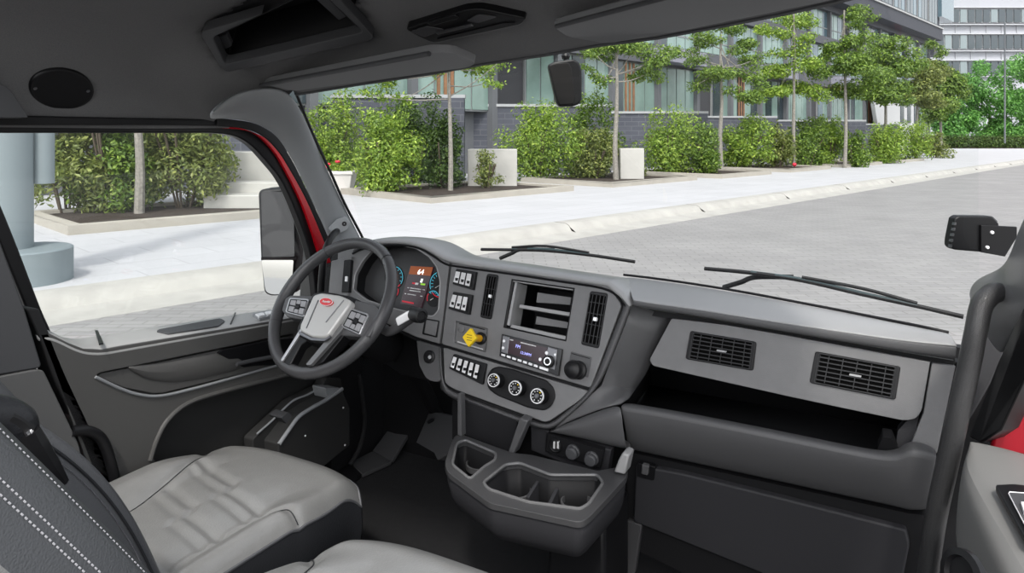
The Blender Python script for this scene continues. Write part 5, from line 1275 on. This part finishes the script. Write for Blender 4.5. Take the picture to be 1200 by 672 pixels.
for i,(x,tp,rx,sd,lb,ba) in enumerate([(1128,86,24,41,'bushy dark tree left in the far grove',171),(1160,70,30,42,'tallest broad tree in the far grove',171),(1196,66,30,43,'broad tree at the right edge of the far grove',171),(1110,120,18,44,'low spreading tree at the left foot of the far grove',172),(1178,104,34,45,'lower bright tree in front of the far grove',172),(1225,80,30,46,'tree past the right edge of the far grove',171)]):
    p=K(x,130,ZS); rng=random.Random(sd); t=thing('tree',lb,'tree',p); k=130/FP
    bm=bmesh.new(); lay=bm.loops.layers.color.new('tone'); B=[]
    for q in range(22):
        yy_=rng.uniform(tp+6,166); wd=rx*math.sin(PI*min(1,max(.12,(yy_-tp)/(170-tp)*.6+.2)))
        c=PD(x+rng.uniform(-.8,.8)*wd,yy_,130+rng.uniform(-rx,rx)*k); s=rng.uniform(6,11)*k; B.append((c.x,c.y,c.z,s,s,s*.9))
    leaves(bm,B,6000,.30,rng,lay); fin_leaves('foliage',bm,M['lf_far'],t)
    bm=bmesh.new(); btube(bm,[p-UP*.1,p+UP*6],.25,8); finish('trunk',bm,M['barkd'],t)
# hedge
p=K(1155,118,ZS); t=thing('hedge','low dark clipped hedge at the end of the street','hedge',p)
bm=bmesh.new(); lay=bm.loops.layers.color.new('tone'); B=[]
for i in range(34):
    c=K(1105+i*4,118,1.2+ZS); B.append((c.x,c.y,c.z,.7,.7,.95))
leaves(bm,B,9000,.16,random.Random(5),lay); fin_leaves('foliage',bm,M['lf_dark'],t)
bm=bmesh.new(); A_=[K(1104,118.3,2.1),K(1240,118.3,2.1),K(1240,118.3,ZS),K(1104,118.3,ZS)]; bpoly(bm,A_,cF*.9); finish('hedge_core',bm,M['barkd'],t)
# flowers, pot, blocks
pp=at(401,223.5,ZS); kk=(pp-CAM).dot(cF)/FP
t=thing('flower_pot','white square flower pot with red blooms by the left pillar','flower pot',pp)
bm=bmesh.new(); h=22*kk; w0=11*kk; w1=15*kk
a=[pp+cR*x*w1+cF*y*w1+UP*h for x,y in((-1,-1),(1,-1),(1,1),(-1,1))]; b=[pp+cR*x*w0+cF*y*w0 for x,y in((-1,-1),(1,-1),(1,1),(-1,1))]
bpoly(bm,a,b); finish('pot',bm,M['potw'],t,bev=.03)
bm=bmesh.new(); a=[pp+cR*x*w1*1.06+cF*y*w1*1.06+UP*(h+.04) for x,y in((-1,-1),(1,-1),(1,1),(-1,1))]; bpoly(bm,a,Vector((0,0,-.12))); finish('pot_rim',bm,M['potw'],t,bev=.02)
bm=bmesh.new(); lay=bm.loops.layers.color.new('tone'); leaves(bm,[(pp.x,pp.y,pp.z+h+.12,.35,.35,.2)],500,.07,random.Random(3),lay); fin_leaves('leaves',bm,M['lf_light'],t)
for dx,dy in((-14,-31),(-3,-34),(-16,-28)):
    c=pp+cR*dx*kk-UP*dy*kk-cF*.3; lathe('flower',c,(0,0,1),[(0,-.05),(.07,-.03),(.1,0),(.07,.05),(0,.06)],M['bloom'],t,n=10)
pf=at(931,196,ZS+.15); t=lathe('flower',pf,(0,0,1),[(0,0),(.08,.06),(.13,.15),(.09,.25),(0,.27)],M['bloom'],None,n=12); tag(t,'small bright red bloom low in the planter beside the fourth tree','flower')
def block(label,x0,x1,y0,y1,dep,th=1.0,m='conc',name='concrete_block',cat_='block'):
    a=[PD(x0,y0,dep),PD(x1,y0,dep),PD(x1,y1,dep),PD(x0,y1,dep)]
    zb=ZS-.02
    a[2].z=max(zb,min(a[2].z,a[1].z-.2)); a[3].z=a[2].z
    bm=bmesh.new(); bpoly(bm,a,cF*th); return tag(finish(name,bm,M[m],bev=.03),label,cat_)
block('pale concrete block behind the small sparse bush',548,606,175,224,27,1.0)
block('pale concrete block beside the forked tree trunk',727,755,174,212,31.5,.8)
block('white concrete block between the forked tree and far wall',700,722,154,200,36,.8)
block('large pale concrete wall seen through the driver window',266,345,178,240,20.5,.6)
block('low stone step in front of the pale wall',238,330,229,250,18.6,1.0)
block('wide lower stone step in front of the pale wall',252,345,214,236,19.4,.8)
# grey column with round base
pc=PZ(60,330,ZS); 
c=PZ(24,330,ZS); dep=(c-CAM).dot(cF); k=dep/FP
t=thing('street_column','smooth blue grey round column on a wide drum base in driver window','column',c)
lathe('column_base',c,(0,0,1),[(0,0),(53*k,0),(53*k,37.5*k),(51*k,39*k),(0,39*k)],M['colm'],t,n=64)
cc=c+UP*38*k; lathe('column_shaft',cc-cR*12*k*1.6,(0,0,1),[(0,0),(29*k,0),(29*k,9),(0,9)],M['colm'],t,n=64)
lathe('drain_pipe',cc+cR*(10*k)+cF*.3+UP*.9,(0,0,1),[(0,0),(.14,0),(.14,2.0),(0,2.0)],M['colm'],t,n=20)
# ---- near building
bt_=thing('apartment_building','long grey apartment building with green tinted glazing running down the street','building',S(60,28,ZS))
DF=27.5
def wallp(name,a0,a1,z0,z1,d,th,m,par=bt_,bev=0):
    bm=bmesh.new(); bpoly(bm,[S(a0,d,z1),S(a1,d,z1),S(a1,d,z0),S(a0,d,z0)],sN*th); return finish(name,bm,M[m],par,bev=bev)
wallp('wall',2,115,ZS,16,DF+.9,1,'bwall')
rngb=random.Random(8)
bays=[5+i*5.5 for i in range(20)]
for fl_,(z0,z1) in enumerate(((3.6,7.4),(8.8,11.8),(12.6,15.4))):
    for bi,a0 in enumerate(bays):
        if fl_==0 and bi%4==0:
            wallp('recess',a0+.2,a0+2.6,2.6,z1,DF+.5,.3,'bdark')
            a0+=2.6; wdt=2.6
        else: wdt=5.2
        w_=wallp('window',a0,a0+wdt,z0,z1,DF+.35,.3,'frame_m')
        np_=4 if wdt>3 else 2
        for q in range(np_):
            s0=a0+.1+q*(wdt-.1)/np_; s1=s0+(wdt-.1)/np_-.12
            mk='glassg' if rngb.random()<(.85 if fl_==0 else .6) else ('glassd' if rngb.random()<.6 else 'glassb')
            
            wallp('pane',s0,s1,z0+.1,z1-.1,DF+.28,.05,mk,w_)
            if fl_==0 and bi%3==0 and q==1 and np_==4:
                for e_ in (.05,.45,.85): wallp('door_frame',s0+e_*(s1-s0),s0+(e_+.16)*(s1-s0),z0+.0,z1-.1,DF+.2,.06,'wood',w_)
            if fl_>0: wallp('transom',s0,s1,z0+.95,z0+1.05,DF+.24,.06,'frame_m',w_)
    wallp('floor_band',2,115,z1,z1+ (1.3 if fl_==0 else .8),DF-.15,1.1,'bband')
for i in range(6): wallp('balcony_slab',8+i*17,14+i*17,7.5,8.5,DF-1.2,1.2,'lilac',bev=.03)
for i in range(21): wallp('pilaster',4.6+i*5.5,5.0+i*5.5,ZS,15.6,DF-.05,.5,'bwall')
# overhanging upper storeys
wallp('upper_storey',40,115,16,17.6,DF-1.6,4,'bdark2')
wallp('upper_storey',40,115,17.6,30,DF-1.0,4,'bwall2')
for i in range(14):
    a0=42+i*5.2; w_=wallp('window',a0,a0+4.2,18.1,22.5,DF-1.15,.2,'frame_m')
    for q in range(3):
        wallp('pane',a0+.1+q*1.4,a0+1.3+q*1.4,18.2,22.4,DF-1.2,.06,'glassd' if rngb.random()<.6 else 'glassb',w_)
wallp('white_fin',40,115,17.6,17.75,DF-1.75,.5,'whitep')
wallp('corner_bay',115,122,19.5,30,DF-1.5,4,'glassb')
wallp('corner_bay_wall',115,118,14,30,DF-.5,3,'bwall2')
bm=bmesh.new(); bpoly(bm,[S(86,26.5,8.2),S(104,26.5,8.2),S(104,26.5,ZS),S(90,26.5,ZS)],sN*.4); finish('entrance_wall',bm,M['whitep'],bt_)
for a_ in (97,100,103,108): wallp('entrance_window',a_,a_+1.3,4.0,6.6,26.4,.15,'glassd')
# brick terrace walls
M['brick']=brickmat('slate_brick',(.075,.08,.10),(.055,.06,.078),(.11,.115,.13),.9,.3,0,vert=True,msize=.02,noise_=.2)
segs=[(325,544,31.5,111,'dark brick terrace wall behind the left shrubs'),(544,716,38.5,122,'dark brick terrace wall behind the hanging mirror'),(716,829,45.7,130.5,'dark brick terrace wall behind the forked tree'),(829,910,55,136,'dark brick terrace wall behind the third tree'),(910,1014,64,140.5,'dark brick terrace wall below the fourth tree'),(1014,1054,80,145,'farthest dark brick terrace wall before the white entrance'),(100,325,26,104,'dark brick wall seen behind the driver window shrubs')]
for i,(x0,x1,dep,yt,lb) in enumerate(segs):
    zt_=H+(HY-yt)*dep/FP; p=K((x0+x1)/2,dep,ZS); W_=(x1-x0)*dep/FP
    t=thing('terrace_wall',lb,'wall',p); 
    def lb_(name,x0,x1,y0,y1,z0,z1,m):
        me=bpy.data.meshes.new(name); bm=bmesh.new(); bbox(bm,Vector(((x0+x1)/2,(y0+y1)/2,(z0+z1)/2)),Vector(((x1-x0)/2,0,0)),Vector((0,(y1-y0)/2,0)),Vector((0,0,(z1-z0)/2))); bmesh.ops.recalc_face_normals(bm,faces=bm.faces[:]); bm.to_mesh(me); bm.free(); me.materials.append(M[m])
        o=bpy.data.objects.new(name,me); o.parent=t; col.objects.link(o)
    t.rotation_euler.z=TH
    lb_('brick_face',-W_/2,W_/2,0,.4,-.2,zt_-ZS-.15,'brick'); lb_('coping',-W_/2-.05,W_/2+.05,-.08,.48,zt_-ZS-.15,zt_-ZS,'coping')
    lb_('brick_pier',W_/2-1.6,W_/2,-.12,.5,-.2,zt_-ZS-.15,'brick')
# far office building
fb=thing('office_building','far white panelled office block with long rows of dark windows','building',K(1150,165,ZS))
def fbx(name,x0,x1,y0,y1,dep,th,m,par=fb):
    bm=bmesh.new(); bpoly(bm,[PD(x0,y0,dep),PD(x1,y0,dep),PD(x1,y1,dep),PD(x0,y1,dep)],cF*th); return finish(name,bm,M[m],par)
fbx('wall',1076,1290,-60,164,166,10,'whitep2')
for r,(y0,y1) in enumerate(((-34,-15),(-6.5,-4),(10,27),(40,58),(71,88))):
    if y1-y0<5: continue
    rb=fbx('window_row',1078,1290,y0,y1,165.6,.6,'frame_w')
    x=1080
    while x<1286:
        fbx('pane',x+.5,x+8.2,y0+1,y1-1,165.3,.3,'glassd' if random.Random(int(x*7+r)).random()<.65 else 'glassb2',rb); x+=9
for y in (8,28,39,59,70,89): fbx('sill_band',1077,1290,y,y+1.1,165,1,'frame_w')
x=1084
while x<1285: fbx('panel_joint',x,x+.4,28.8,39,165.7,.3,'frame_w'); fbx('panel_joint',x,x+.4,60,70,165.7,.3,'frame_w'); x+=18
tag(fbx('lamp_post',1177.6,1178.6,26,168,112,.2,'lampm',None),'thin grey lamp post before the far grove','lamp post')
bpy.data.objects['lamp_post'].data.name='lamp_post'
# ================= CAMERA, SKY, SUN =================
cam=bpy.data.cameras.new('camera'); cam.sensor_width=36; cam.sensor_fit='HORIZONTAL'; cam.lens=36*FP/1200; cam.shift_y=-(336-HY)/1200; cam.clip_start=.02; cam.clip_end=1000
co=bpy.data.objects.new('camera',cam); col.objects.link(co); co.location=CAM; co.rotation_euler=(PI/2,0,TH)
bpy.context.scene.camera=co
w=bpy.data.worlds.new('sky'); w.use_nodes=True; bpy.context.scene.world=w; nt=w.node_tree; bg=nt.nodes['Background']
sk=nt.nodes.new('ShaderNodeTexSky'); sk.sky_type='NISHITA'; sk.sun_disc=False; sk.sun_elevation=R(50); sk.sun_rotation=R(157); sk.air_density=1; sk.dust_density=2.5; sk.ozone_density=1
hs=nt.nodes.new('ShaderNodeHueSaturation'); hs.inputs['Saturation'].default_value=.22
nt.links.new(sk.outputs[0],hs.inputs['Color']); nt.links.new(hs.outputs[0],bg.inputs['Color']); bg.inputs['Strength'].default_value=SKY
s=bpy.data.lights.new('sun','SUN'); s.energy=SUN; s.angle=R(5); s.color=(1,.96,.9)
so=bpy.data.objects.new('sun',s); col.objects.link(so); d=Vector(SUND).normalized(); so.rotation_euler=d.to_track_quat('Z','Y').to_euler()
sc=bpy.context.scene; sc.view_settings.view_transform='Standard'; sc.view_settings.look='None'; sc.view_settings.gamma=1; sc.view_settings.exposure=EXPO
try: sc.view_settings.use_curve_mapping=False
except Exception: pass
